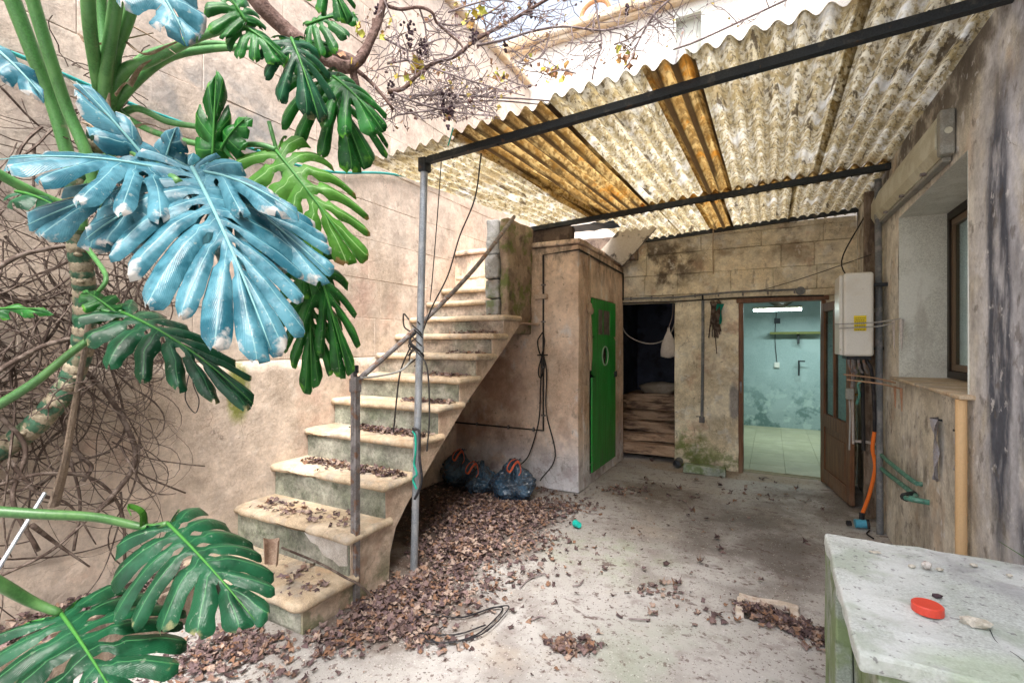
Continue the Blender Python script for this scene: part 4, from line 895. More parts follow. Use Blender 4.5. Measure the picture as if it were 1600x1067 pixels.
# wiring over the lintels
lc = thing('lintel_conduit', 'pair of dark conduits running over both doorways of the back building', 'conduit', (-.6, BY, 2.0))
obj('pipe', tb([(-1.72, BY-.018, 2.085), (-1.0, BY-.018, 2.075), (-.4, BY-.018, 2.105), (.30, BY-.018, 2.10)], .012, 6, 3), PLG, lc)
obj('pipe', tb([(-1.70, BY-.018, 2.028), (-1.0, BY-.018, 2.022), (-.3, BY-.034, 2.035), (.5, BY-.036, 2.02)], .009, 6, 3), CABLE, lc)
for k in range(8): obj('clip', bx(-1.6+k*.26, -1.585+k*.26, BY-.033, BY+.004, 2.06, 2.10), RUST, lc)
vp = thing('pillar_pipe', 'thin dark pipe running down the plastered pillar between the doorways', 'pipe', (-.73, BY, .54))
obj('pipe', tb([(-.725, BY-.02, 2.02), (-.725, BY-.02, 1.5), (-.735, BY-.022, .56)], .017, 8, 3), PLG, vp); obj('upper_pipe', tb([(-.727, BY-.02, 2.09), (-.727, BY-.02, 1.7)], .011, 8, 1), CABLE, vp)
obj('end_clamp', rbox(-.765, -.705, BY-.042, BY-.004, .55, .62, r=.004, cut=0, amp=0), RUST, vp); obj('nail', tb([(-.80, BY-.03, .62), (-.74, BY-.03, .625)], .005, 5, 1), IRON, vp)
dr = thing('dried_plant', 'withered hanging roots and green rag on top of the plastered pillar', 'dried plant', (-.58, BY, 1.8))
bm = bmesh.new()
for k in range(22):
    x = -.585+R.uniform(-.05, .04); tube(bm, smoothpath([(x, BY-.03, 1.98+R.uniform(-.06, .02)), (x+R.uniform(-.02, .02), BY-.055, 1.85), (x+R.uniform(-.05, .03), BY-.03, 1.66+R.uniform(-.1, .1))], 4), .007, 4)
tube(bm, smoothpath([(-.59, BY-.02, 1.7), (-.58, BY-.02, 1.5), (-.57, BY-.015, 1.38)], 4), .005, 4)
obj('roots', bm, ROOT, dr); o = obj('green_scrap', rag(0, 0, .24, .08, 2), GROPE, dr)
for v in o.data.vertices:
    p = v.co+ORG[dr.name]; v.co = Vector((-.535+p.y, BY-.05+(p.x-.79)*.5, 1.97+p.z))-ORG[dr.name]
tag(obj('dark_stain_cup', tb([(-.62, BY-.01, 2.0), (-.60, BY-.035, 1.96), (-.54, BY-.01, 2.0)], .03, 8, 3), ROOT), 'dark clump wedged above the withered roots on the pillar', 'nest')
tag(obj('corner_wire', tb([(.75, 6.1, 2.12), (.60, 5.6, 2.30), (.72, 5.1, 2.62)], .006, 5), CABLE), 'dark wire looping up from the water heater to the roof corner', 'wire')
tag(obj('thin_wire', tb([(-.12, BY-.04, 2.10), (.3, 5.6, 2.16), (.74, 5.0, 2.25)], .0035, 5), CABLE), 'very thin wire stretched from the lintel to the downpipe', 'wire')
tag(obj('frayed_rope', tb([(-.60, 6.1, 2.86), (-.605, 6.1, 2.6), (-.60, 6.1, 2.32)], .006, 5), BEIGE), 'frayed pale cord hanging from the rear beam', 'cord')
# kerb stone and drain stub at the pillar
tag(obj('loose_kerb', rbox(-.90, -.45, 5.86, 5.99, 0, .10, r=.01, cut=.08, amp=.005), BLKS), 'mossy grey concrete bar lying at the foot of the pillar', 'kerb stone')
bm = bmesh.new(); tube(bm, [Vector((-1.00, 6.19, .055)), Vector((-1.00, 6.04, .05))], .048, 16, False); tube(bm, [Vector((-1.00, 6.04, .05)), Vector((-1.00, 6.19, .055))], .040, 16, False); tube(bm, [Vector((-1.0, 6.16, .055)), Vector((-1.0, 6.15, .055))], .04, 12)
tag(obj('drain_stub', bm, PLG), 'open grey pipe end poking out at the corner of the cellar doorway', 'pipe')
# floor drain
fd = thing('floor_drain', 'broken marble edged floor drain choked with leaves', 'drain', (0, 3.03, 0))
obj('edge_stone', rbox(-.17, .14, 3.13, 3.19, -.03, .012, r=.008, cut=.05, amp=.006), MARB, fd); obj('edge_stone', rbox(-.18, -.135, 2.92, 3.127, -.03, .012, r=.008, cut=.05, amp=.006), MARB, fd)
bm = rbox(.09, .135, 2.95, 3.125, -.03, .014, r=.008, cut=.05, amp=.008)
obj('edge_stone', bm, MARB, fd)
# ---- concrete block bench
bt_ = thing('concrete_block', 'pale concrete bench block with mossy sides beside the house wall', 'concrete bench', (.5, 1.8, 0))
obj('top_slab', rbox(.185, .795, 1.435, 2.27, .70, .75, r=.009, cut=.035, amp=.0035, fr=11, seed=3), BLK, bt_)
obj('base', rbox(.235, .79, 1.46, 2.25, 0, .699, r=.008, cut=.10, amp=.004, seed=5), BLKS, bt_)
obj('side_slab', rbox(.187, .233, 1.9, 2.268, 0, .698, r=.006, cut=.08, amp=.003, seed=8), BLKS, bt_)
bm = bmesh.new(); cr = smoothpath([(.505, 1.705, .7505), (.50, 1.64, .7505), (.525, 1.58, .7505), (.52, 1.52, .7505), (.54, 1.45, .7505)], 5)
tube(bm, cr, .0011, 4, True, .3); obj('crack', bm, IRON, bt_)
rl = thing('red_lid', 'red plastic jar lid lying on the concrete bench', 'lid', (.376, 1.722, .75))
bm = bmesh.new(); n = 32; c = Vector((.385, 1.735, .751))
for z0_, z1_, r_ in ((0, .022, .036),): 
    r1 = [bm.verts.new(c+Vector((math.cos(2*math.pi*k/n)*(r_+.0007*(k % 2)), math.sin(2*math.pi*k/n)*(r_+.0007*(k % 2)), 0))) for k in range(n)]
    r2 = [bm.verts.new(c+Vector((math.cos(2*math.pi*k/n)*r_, math.sin(2*math.pi*k/n)*r_, .020))) for k in range(n)]
    r3 = [bm.verts.new(c+Vector((math.cos(2*math.pi*k/n)*(r_-.003), math.sin(2*math.pi*k/n)*(r_-.003), .0225))) for k in range(n)]
    r4 = [bm.verts.new(c+Vector((math.cos(2*math.pi*k/n)*(r_-.006), math.sin(2*math.pi*k/n)*(r_-.006), .0215))) for k in range(n)]
    for A, B in ((r1, r2), (r2, r3), (r3, r4)):
        for k in range(n): bm.faces.new((A[k], A[(k+1) % n], B[(k+1) % n], B[k]))
    bm.faces.new(r4)
obj('cap', bm, REDP, rl, smooth=False)
bm = bmesh.new(); blob(bm, (.478, 1.705, .762), .035, .017, .013, 2, .25, 2, 3); tag(obj('stone', bm, STONE), 'pale flat pebble lying over the crack on the bench', 'pebble')
bm = bmesh.new(); blob(bm, (.455, 2.06, .765), .014, .012, .013, 2, .12, 2, 4); blob(bm, (.446, 2.052, .768), .008, .006, .008, 1, .1); tag(obj('snail_shell', bm, SHELL, smooth=True), 'round white snail shell on the back of the bench', 'shell')
for k, (x, y, s, lb) in enumerate(((.415, 2.05, .012, 'small dull pebble beside the snail shell on the bench'), (.49, 2.065, .011, 'tiny speckled pebble behind the snail shell on the bench'), (.60, 2.16, .012, 'small white chip near the wall side of the bench'), (.675, 2.12, .010, 'little white chip among dirt at the bench corner'), (.43, 1.84, .014, 'dark flat chip behind the red lid'))):
    bm = bmesh.new(); blob(bm, (x, y, .752+s*.4), s, s*.8, s*.5, 1, .2, 2, k); tag(obj('stone_chip', bm, STONE if k < 4 else GRAPE), lb, 'stone chip')
bm = bmesh.new(); blob(bm, (.33, 2.13, .754), .022, .010, .003, 1, .3, 2, 8); tag(obj('plaster_flake', bm, STONE), 'thin cream plaster flake near the far corner of the bench', 'flake')
bm = bmesh.new()
for k, (a, b, c) in enumerate((((.785, 2.02, .752), (.74, 2.1, .80), (.68, 2.22, .83)), ((.79, 1.98, .752), (.77, 2.03, .80), (.75, 2.1, .85)))):
    pth = smoothpath([a, b, c], 5); tube(bm, pth, [.006*(1-.8*i/(len(pth)-1)) for i in range(len(pth))], 6, True, .3)
tag(obj('grass_blade', bm, LLIME), 'green grass blades growing at the wall edge of the bench', 'grass tuft')

# ================================================================== RUBBISH BAGS
def bag(cx, cy, rx, ry, rz, seed, label, tie):
    t = thing('rubbish_bag', label, 'rubbish bag', (cx, cy, 0), 'filled bin bags against the outhouse wall')
    bm = bmesh.new(); m = bmesh.ops.create_icosphere(bm, subdivisions=6, radius=1)
    for v in m['verts']:
        d = v.co.copy(); z = d.z
        q = d*1.3+Vector((seed, seed*.7, 0))
        k = 1+.30*noise.noise(q)
        for fr_, am in ((2.3, .13), (5.2, .065), (11, .03)):
            k -= am*(1-abs(noise.noise(d*fr_+Vector((seed*2, 0, fr_))))*3.2)**2*.9
        az_ = math.atan2(d.y, d.x); up_ = max(0, z)
        k += .09*up_**1.2*math.sin(az_*9+seed+4*noise.noise(q*1.5)); nk = max(0, (z-.72)/.28)
        rr_ = k*(1+.22*(1-abs(z)))*(1-.50*nk)
        zz_ = max(z*k, -.50)
        if zz_ <= -.495: rr_ *= 1.05
        v.co = Vector((cx+d.x*rx*rr_, cy+d.y*ry*rr_, .004+(zz_+.50)*rz*1.05+.5*rz*nk**1.5+tie[0]*.3*nk))
    top_ = max(v.co.z for v in bm.verts)
    obj('sack', bm, BAGP, t, smooth=True)
    bm = bmesh.new(); tx, ty = cx+tie[0], cy+tie[1]
    for k in range(9):
        a = seed+k*.7; c = Vector((tx, ty, top_-.03)); l_ = R.uniform(.03, .07)
        tube(bm, smoothpath([c, c+Vector((.02*math.cos(a), .02*math.sin(a), .02)), c+Vector((l_*math.cos(a), l_*math.sin(a)*.8, .02+.02*math.sin(a*3)))], 4), [.020*(1-.4*i/8) for i in range(9)], 6, True, .28)
    obj('gathered_neck', bm, BAGP, t, smooth=False)
    bm = bmesh.new(); c = Vector((tx, ty-.035, top_-.025))
    for dz in (0, .012):
        tube(bm, smoothpath([c+Vector((0, .02, .03)), c+Vector((-.04, -.02, .01)), c+Vector((-.065, -.05, -.05-dz)), c+Vector((-.02, -.07, -.075)), c+Vector((.01, -.04, -.01)), c+Vector((.05, -.03, .01+dz)), c+Vector((.085, -.05, -.06)), c+Vector((.07, -.065, -.10))], 5), .010, 5, True, .3)
    obj('drawstring', bm, DRAW, t)
DRAW = M('orange_drawstring', (.70,.15,.07), rough=.5, bump=0)
bag(-2.95, 4.27, .19, .16, .17, 2.2, 'rubbish bag deepest under the stairs, leftmost of the three', (.05, -.02, .27))
bag(-2.60, 4.18, .155, .15, .145, 5.1, 'rubbish bag in the middle with its orange drawstring facing out', (-.02, -.10, .17))
bag(-2.23, 4.16, .20, .17, .18, 8.4, 'largest bulging rubbish bag, nearest to the green door', (.06, -.04, .28))
tc = thing('teal_scrap', 'small turquoise plastic scrap on the edge of the leaf litter', 'plastic scrap', G(903, 825))
o = G(903, 825); obj('plastic', tb([o+Vector((-.03, .02, .03)), o+Vector((.02, -.02, .035))], [.03, .022], 10, 2), M('turquoise_plastic', (.02,.50,.42), rough=.4, bump=0), tc)

# ================================================================== WALL HOSE
def LWp(px, py, off=.03):
    r = P(px, py, 1)-Vector((0, 0, 1.5)); t = (LX+off)/r.x; return Vector((0, 0, 1.5))+r*t
tag(obj('garden_hose', tb([LWp(-60, 45), LWp(0, 75), LWp(60, 100), LWp(125, 128), LWp(210, 165), LWp(300, 198), LWp(400, 235), LWp(470, 260), LWp(530, 270), LWp(610, 272), LWp(700, 290)], .011, 8), TEAL), 'turquoise garden hose strung along the tall wall behind the monstera', 'hose')
tag(obj('wire_loop', tb([LWp(298, 575, .02), LWp(292, 600, .05), LWp(290, 625, .04), LWp(305, 645, .05), LWp(311, 625, .05), LWp(302, 600, .04), LWp(303, 575, .02)], .0035, 5), CABLE), 'thin wire loop hanging on the tall wall under the monstera leaf', 'wire')
tag(obj('wall_nail', tb([LWp(214, 557, -.01), LWp(214, 560, .05)], .006, 6, 1), IRON), 'short rusty peg sticking out of the tall wall', 'nail')

# ================================================================== PLANTER BED
pl = thing('planter_edge', 'old timber boards edging the soil bed under the monstera', 'planter boards', (-2.8, .6, 0))
bm = rbox(-2.80, -2.765, -1.2, 1.58, 0, .20, r=.005, cut=.2, amp=.004); obj('board', bm, OLDWD, pl)
bm = rbox(-2.90, -2.84, -.9, 1.50, .17, .20, r=.004, cut=.2, amp=.006, seed=4); obj('board', bm, OLDWD, pl)
bm = bmesh.new(); g = []
for i in range(8):
    g.append([bm.verts.new((LX+.005+.39*i/7, -1.2+2.80*j/24, .155+.02*noise.noise(Vector((i*.7, j*.6, 0))))) for j in range(25)])
for i in range(7):
    for j in range(24): bm.faces.new((g[i][j], g[i+1][j], g[i+1][j+1], g[i][j+1]))
SOIL = M('soil', (.07,.05,.04), [((.13,.10,.08), 12, .45, .6, .8)], bump=1.0, bs=50)
s_ = obj('soil', bm, SOIL, smooth=True); s_['kind'] = 'structure'

# ================================================================== MONSTERA
OUT = [(.03, .0), (.42, -.17), (.80, -.08), (1.0, .12), (1.0, .33), (.90, .53), (.70, .73), (.42, .90), (.0, 1.03)]
def outl(u):
    f = u*(len(OUT)-1); i = min(int(f), len(OUT)-2); a = f-i
    p0, p1, p2, p3 = OUT[max(i-1, 0)], OUT[i], OUT[i+1], OUT[min(i+2, len(OUT)-1)]
    return tuple(.5*((2*p1[k])+(p2[k]-p0[k])*a+(2*p0[k]-5*p1[k]+4*p2[k]-p3[k])*a*a+(3*p1[k]-p0[k]-3*p2[k]+p3[k])*a**3) for k in (0, 1))
def monstera_leaf(plant, B, T, Wd, mat, n=8, hint=None, bow=.06, cup=.25, seed=0, split=(.35, .62), gap=.16, hole=.6, droop=.10, sidey=(0, 0), curl=.05, label=None, twist=0, midr=.006, sweep=.86, grav=0):
    r = random.Random(seed*77+5)
    Y = (T-B); L = Y.length; Y.normalize()
    camd = (Vector((0, 0, 1.5))-B).normalized()
    h = hint if hint is not None else camd*.8+Vector((0, 0, .75))
    N = (h-Y*h.dot(Y)).normalized(); X = Y.cross(N)
    if twist: 
        q = Matrix.Rotation(twist, 3, Y); N = q @ N; X = q @ X
    bm = bmesh.new(); uvl = bm.loops.layers.uv.new('UVMap'); uvd = {}
    hw_ = Wd/2
    def world(x, y, z):
        s = max(0, y/L)
        zz = z+bow*L*4*s*(1-s*.75)*.5-cup*(abs(x)/hw_)**2*hw_*.5-droop*L*s*s
        sd = 0 if x < 0 else 1
        zz -= sidey[sd]*hw_*(abs(x)/hw_)**1.6
        return B+X*x+Y*y+N*zz-Vector((0, 0, grav*hw_*(abs(x)/hw_)**2.2))
    for side in (-1, 1):
        us = [0]; 
        for i in range(n): us.append(us[-1]+1+r.uniform(-.18, .18))
        us = [u/us[-1] for u in us]
        bnd = []
        for i in range(n+1):
            u = us[i]; ox, oy = outl(u); m = L*(max(0, u-.06)/.94)**1.3*sweep
            A = Vector((0, m)); E = Vector((side*ox*hw_, oy*L))
            ctrl = A.lerp(E, .5)+Vector((0, -.06*L*(1-abs(2*u-1))*.8)) if 0 < i < n else A.lerp(E, .5)
            bnd.append((A, ctrl, E))
        nt_ = 16; gaps = []
        for i in range(n+1):
            ts = r.uniform(*split); ha = r.random() < hole; hc_ = r.uniform(.14, .26); hw2 = r.uniform(.05, .09); hs_ = r.uniform(.14, .3)
            gm = gap*r.uniform(.7, 1.5)
            h2 = r.random() < hole*.5; 
            gl = []
            for k in range(nt_+1):
                t = k/nt_; gg = 0
                if 0 < i < n:
                    if t > ts: gg = gm*min(1, ((t-ts)/.16))**.6
                    if ha and abs(t-hc_) < hw2: gg = max(gg, hs_*math.sqrt(max(0, 1-((t-hc_)/hw2)**2)))
                gl.append(gg)
            gaps.append(gl)
        for i in range(n):
            a, b = bnd[i], bnd[i+1]; grid = []; dl = r.uniform(-.02, .10)*curl*20; rdl = r.uniform(.92, 1.06)
            tc_ = r.uniform(.80, .88); tw = r.uniform(-.5, .5)*curl*4
            for k in range(nt_+1):
                t = k/nt_; tt = t*rdl
                pa_ = a[0]*(1-tt)**2+a[1]*2*tt*(1-tt)+a[2]*tt*tt; pb_ = b[0]*(1-tt)**2+b[1]*2*tt*(1-tt)+b[2]*tt*tt
                wr_ = 1 if t < tc_ else math.sqrt(max(.02, 1-((t-tc_)/(1-tc_))**2*.97))
                if t > .45: wr_ *= 1-.13*max(0, noise.noise(Vector((t*13, i*3.1, seed+side))))
                row = []
                for v in (0, .22, .5, .78, 1):
                    lo_ = gaps[i][k]; hi_ = gaps[i+1][k]; vv_ = lo_+(1-hi_-lo_)*v
                    vv_ = .5+(vv_-.5)*wr_
                    p = pa_.lerp(pb_, vv_); wl = (pb_-pa_).length
                    z = -.46*wl*(2*v-1)**2*min(1, t*3)*.5*(1 if t < .9 else .9)
                    z += -dl*L*.10*t**3+tw*wl*(v-.5)*t*t
                    z += .006*noise.noise(Vector((p.x*14, p.y*14, seed)))
                    vt = bm.verts.new(world(p.x, p.y, z)); uvd[vt] = (v, t); row.append(vt)
                grid.append(row)
            for k in range(nt_):
                for q in range(4):
                    vs_ = (grid[k][q], grid[k][q+1], grid[k+1][q+1], grid[k+1][q])
                    f = bm.faces.new(vs_ if side < 0 else vs_[::-1])
                    for lp in f.loops: lp[uvl].uv = uvd[lp.vert]
    bmesh.ops.remove_doubles(bm, verts=bm.verts[:], dist=.0016)
    # thickness: a thin second skin would double shade; leaf is a single 1 mm blade
    o = obj('leaf', bm, mat, plant, smooth=True)
    if label: o['label'] = label
    bm = bmesh.new(); pth = [world(0, L*k/12*.98, .002) for k in range(13)]
    tube(bm, pth, [midr*(1-.8*k/12) for k in range(13)], 6)
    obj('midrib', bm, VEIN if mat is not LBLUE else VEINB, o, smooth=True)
    return o
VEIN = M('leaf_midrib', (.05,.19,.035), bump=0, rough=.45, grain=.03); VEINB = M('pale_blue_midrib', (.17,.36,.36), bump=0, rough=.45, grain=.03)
mo = thing('monstera', 'huge climbing monstera with bluish and deep green split leaves on a ringed trunk', 'plant', (-2.6, .9, .15))
# trunk
tp_ = smoothpath([P(-140, 760, 2.1), P(-20, 712, 2.15), P(50, 668, 2.2), P(100, 610, 2.25), P(128, 545, 2.25), P(133, 470, 2.2), P(128, 420, 2.15), P(118, 350, 2.1), P(120, 290, 2.05), P(150, 225, 2.0), P(168, 160, 1.95)], 12)
rad_ = [.047*(1+.10*(1 if (k % 5) < 2 else 0))*(1-.25*k/len(tp_)) for k in range(len(tp_))]
bm = bmesh.new(); tube(bm, tp_, rad_, 14); obj('trunk', bm, TRUNK, mo, smooth=True)
bm = bmesh.new()
for k in range(2, len(tp_)-4, 5):
    a, b = tp_[k], tp_[k+1]; ax = (b-a).normalized(); tl = Vector((R.uniform(-.3, .3), R.uniform(-.3, .3), R.uniform(-.3, .3)))
    seg = [a-ax*.012, a, a+ax*.022, a+ax*.036]; rr = rad_[k]
    tube(bm, seg, [rr*1.0, rr*1.08, rr*1.07, rr*.98], 14)
obj('leaf_scars', bm, SCAR, mo, smooth=True)
for k in range(4, len(tp_)-10, 9):
    bm = bmesh.new()
    a = tp_[k]; cd_ = (Vector((0, 0, 1.5))-a).normalized(); side_ = cd_.cross(Vector((0, 0, 1))).normalized()
    c = a+cd_*rad_[k]*.95+side_*R.uniform(-.02, .02)
    blob(bm, c, .016, .016, .010, 2, .1); obj('scar_knob', bm, SCAR, mo, smooth=True)
def petiole(pts, r0, r1=None, mat=STEM):
    r0 *= .88
    n = 7; pth = smoothpath(pts, n); m = len(pth); r1 = r1 or r0*.75
    bm = bmesh.new(); tube(bm, pth, [r0+(r1-r0)*k/(m-1) for k in range(m)], 10); return obj('petiole', bm, mat, mo, smooth=True)
PT = [
 ([P(8, -30, 1.75), P(50, 80, 1.85), P(85, 170, 1.95), P(120, 300, 2.05), P(128, 360, 2.08)], .030, .024),
 ([P(42, -30, 1.7), P(75, 80, 1.8), P(105, 170, 1.9), P(135, 240, 1.95), P(150, 300, 2.0)], .024, .022),
 ([P(136, -40, 1.6), P(140, 40, 1.7), P(150, 110, 1.85), P(160, 165, 1.95)], .024, .022),
 ([P(158, -40, 1.9), P(160, 30, 1.95), P(165, 100, 1.97), P(166, 140, 1.98)], .020, .022),
 ([P(188, -40, 1.65), P(176, 40, 1.75), P(166, 110, 1.85), P(164, 165, 1.93)], .024, .024),
 ([P(222, -40, 1.7), P(200, 30, 1.78), P(178, 90, 1.86), P(168, 160, 1.93)], .022, .026),
 ([P(165, 175, 1.95), P(190, 115, 1.9), P(235, 95, 1.88), P(310, 58, 1.85), P(378, 40, 1.85)], .030, .014),
 ([P(160, 190, 1.98), P(205, 135, 1.95), P(260, 92, 1.95), P(320, 78, 1.95), P(385, 74, 1.95)], .026, .012),
 ([P(165, 170, 2.0), P(210, 100, 2.0), P(260, 75, 2.02), P(330, 68, 2.05), P(370, 72, 2.05)], .018, .010),
 ([P(165, 200, 2.0), P(210, 170, 2.0), P(260, 190, 2.0), P(300, 197, 2.0), P(322, 200, 2.0)], .018, .010),
 ([P(160, 150, 2.0), P(200, 185, 1.98), P(250, 210, 1.95), P(330, 228, 1.93), P(400, 226, 1.92), P(432, 234, 1.92)], .016, .010),
 ([P(150, 250, 2.02), P(200, 235, 1.98), P(260, 240, 1.95), P(320, 252, 1.9), P(335, 248, 1.9)], .016, .011),
 ([P(130, 330, 2.08), P(90, 318, 2.0), P(40, 295, 1.9), P(-20, 262, 1.8)], .026, .018),
 ([P(130, 300, 2.05), P(180, 235, 1.9), P(230, 250, 1.7), P(280, 285, 1.55)], .018, .012),
 ([P(135, 330, 2.05), P(200, 300, 1.95), P(240, 285, 1.8), P(272, 272, 1.7)], .016, .011),
 ([P(-40, 655, 1.75), P(50, 600, 1.8), P(115, 548, 1.85), P(170, 510, 1.9), P(186, 492, 1.92)], .020, .010, STEMB),
 ([P(128, 450, 2.18), P(150, 470, 2.1), P(175, 480, 2.0), P(190, 488, 1.95)], .014, .010),
 ([P(420, 190, 1.95), P(455, 320, 2.0), P(475, 400, 2.02), P(483, 440, 2.02)], .009, .007),
 ([P(385, 74, 1.95), P(430, 90, 2.0), P(470, 110, 2.05), P(505, 112, 2.1)], .010, .008),
 ([P(130, 380, 2.1), P(160, 420, 2.0), P(165, 440, 1.95), P(150, 460, 1.95)], .012, .008),
]
for a in PT: petiole(*a)
for q in range(9):                                   # dry papery sheaths at the petiole bases
    a = P(150+R.uniform(-30, 60), 150+R.uniform(-90, 90), 1.86); b = a+Vector((R.uniform(-.06, .10), R.uniform(-.03, .08), R.uniform(-.12, .14)))
    bm = bmesh.new(); tube(bm, smoothpath([a, a.lerp(b, .5)+Vector((0, 0, .02)), b], 4), [.016*(1-.85*i/8) for i in range(9)], 6, True, .25); obj('dry_sheath', bm, DRYSH, mo)
for pts in ([P(190, 60, 1.85), P(225, 85, 1.8), P(262, 72, 1.8), P(285, 62, 1.8)], [P(205, 40, 1.85), P(240, 60, 1.82), P(275, 85, 1.8)], [P(125, 55, 1.9), P(145, 70, 1.9), P(240, 52, 1.9)]):
    bm = bmesh.new(); pth = smoothpath(pts, 5); tube(bm, pth, [.013*(1-.8*i/(len(pth)-1)) for i in range(len(pth))], 6, True, .3); obj('dry_sheath', bm, DRYSH, mo)
camv = lambda p: (Vector((0, 0, 1.5))-p).normalized()
UP = Vector((0, 0, 1))
LF = [
 # B, T, width, mat, opts
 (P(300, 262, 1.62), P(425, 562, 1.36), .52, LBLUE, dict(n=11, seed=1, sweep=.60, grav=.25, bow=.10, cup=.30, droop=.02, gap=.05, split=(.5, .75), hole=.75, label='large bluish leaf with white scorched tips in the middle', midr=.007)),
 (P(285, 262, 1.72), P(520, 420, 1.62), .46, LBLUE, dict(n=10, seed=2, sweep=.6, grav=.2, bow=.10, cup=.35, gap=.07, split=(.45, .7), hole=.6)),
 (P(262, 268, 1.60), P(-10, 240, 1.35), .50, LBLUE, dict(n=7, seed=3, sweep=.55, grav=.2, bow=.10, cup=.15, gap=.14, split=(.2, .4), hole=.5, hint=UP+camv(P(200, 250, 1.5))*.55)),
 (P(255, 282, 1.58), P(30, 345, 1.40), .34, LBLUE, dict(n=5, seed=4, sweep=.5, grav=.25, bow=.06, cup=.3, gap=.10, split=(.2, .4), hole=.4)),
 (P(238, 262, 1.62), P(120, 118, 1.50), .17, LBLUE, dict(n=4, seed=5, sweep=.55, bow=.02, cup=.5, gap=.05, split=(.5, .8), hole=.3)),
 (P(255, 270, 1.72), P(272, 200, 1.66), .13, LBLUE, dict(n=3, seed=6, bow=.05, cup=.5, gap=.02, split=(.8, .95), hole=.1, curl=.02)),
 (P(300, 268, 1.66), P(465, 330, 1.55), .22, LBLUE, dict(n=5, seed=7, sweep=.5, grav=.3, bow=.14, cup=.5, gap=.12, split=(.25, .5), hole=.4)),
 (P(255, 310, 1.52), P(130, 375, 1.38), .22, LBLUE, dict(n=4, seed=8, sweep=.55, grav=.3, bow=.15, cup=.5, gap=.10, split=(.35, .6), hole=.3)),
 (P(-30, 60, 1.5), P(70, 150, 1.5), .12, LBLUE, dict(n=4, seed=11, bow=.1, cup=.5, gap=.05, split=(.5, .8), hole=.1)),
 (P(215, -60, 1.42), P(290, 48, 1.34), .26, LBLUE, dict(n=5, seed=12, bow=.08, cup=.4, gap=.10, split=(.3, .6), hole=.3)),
 # green ones
 (P(332, 250, 1.88), P(338, 105, 1.82), .14, LGRN, dict(n=4, seed=20, sweep=.5, bow=.05, cup=1.3, gap=.05, split=(.5, .8), hole=.1)),
 (P(345, 235, 1.88), P(385, 180, 1.84), .13, LGRN, dict(n=3, seed=21, bow=.1, cup=.7, gap=.04, split=(.6, .9), hole=0)),
 (P(430, 234, 1.92), P(562, 405, 1.92), .46, LLIME, dict(n=7, seed=22, sweep=.62, grav=.5, bow=.06, cup=.3, gap=.14, split=(.25, .45), hole=.9, hint=camv(P(480, 300, 1.9))+UP*.3)),
 (P(505, 112, 2.1), P(572, 262, 2.05), .44, LGRN, dict(n=6, seed=23, sweep=.45, grav=.6, bow=.10, cup=.4, gap=.15, split=(.10, .3), hole=.3)),
 (P(520, 120, 2.0), P(600, 205, 2.0), .32, LGRN, dict(n=5, seed=24, sweep=.45, grav=.5, bow=.15, cup=.4, gap=.14, split=(.1, .3), hole=.2)),
 (P(455, 60, 1.9), P(500, 185, 1.88), .26, LTEAL, dict(n=5, seed=25, sweep=.35, grav=.3, bow=.08, cup=.4, gap=.12, split=(.05, .25), hole=.2)),
 (P(385, 35, 1.8), P(335, -35, 1.75), .24, LGRN, dict(n=5, seed=26, sweep=.5, grav=.4, bow=.08, cup=.4, gap=.08, split=(.4, .6), hole=.4)),
 (P(378, 40, 1.82), P(445, 92, 1.84), .20, LGRN, dict(n=5, seed=27, sweep=.5, grav=.4, bow=.12, cup=.6, gap=.10, split=(.3, .5), hole=.4)),
 (P(480, 40, 2.0), P(560, 20, 2.0), .24, LGRN, dict(n=6, seed=28, sweep=.5, grav=.4, bow=.1, cup=.5, gap=.12, split=(.3, .5), hole=.4)),
 (P(500, -50, 1.8), P(545, 32, 1.8), .20, LGRN, dict(n=5, seed=29, sweep=.5, grav=.4, bow=.1, cup=.4, gap=.14, split=(.2, .4), hole=.2)),
 (P(445, 70, 2.05), P(530, 70, 2.08), .22, LGRN, dict(n=5, seed=30, sweep=.5, grav=.4, bow=.1, cup=.5, gap=.12, split=(.3, .5), hole=.4)),
 (P(483, 440, 2.02), P(488, 616, 2.0), .26, LGRN, dict(n=7, seed=31, sweep=.45, grav=.2, bow=.04, cup=.3, gap=.10, split=(.3, .6), hole=.6)),
 (P(492, 405, 2.0), P(548, 590, 2.02), .26, LGRN, dict(n=6, seed=32, sweep=.42, grav=.3, bow=.06, cup=.5, gap=.18, split=(.15, .4), hole=.5)),
 (P(455, 345, 1.95), P(490, 465, 1.95), .24, LGRN, dict(n=5, seed=33, sweep=.5, grav=.3, bow=.1, cup=.5, gap=.14, split=(.2, .5), hole=.6)),
 (P(190, 488, 1.92), P(402, 628, 1.84), .34, LTEAL, dict(n=8, seed=34, sweep=.6, grav=.25, bow=.12, cup=.25, gap=.14, split=(.35, .7), hole=.9, hint=camv(P(300, 550, 1.9))*.6+UP*.9)),
 (P(182, 490, 1.93), P(130, 452, 1.9), .16, LGRN, dict(n=4, seed=35, bow=.1, cup=.4, gap=.08, split=(.4, .7), hole=.5)),
 (P(-50, 492, 1.7), P(72, 480, 1.7), .10, LGRN, dict(n=4, seed=36, bow=.1, cup=.3, gap=.16, split=(.1, .3), hole=0)),
 (P(25, 300, 1.75), P(110, 332, 1.7), .12, LTEAL, dict(n=3, seed=38, bow=.1, cup=.6, gap=.04, split=(.5, .8), hole=0)),
 (P(380, 330, 1.85), P(430, 318, 1.8), .08, LGRN, dict(n=3, seed=39, bow=.1, cup=.5, gap=.03, split=(.7, .9), hole=0)),
]
for B, T, Wd, mt, op in LF: monstera_leaf(mo, B, T, Wd, mt, **op)
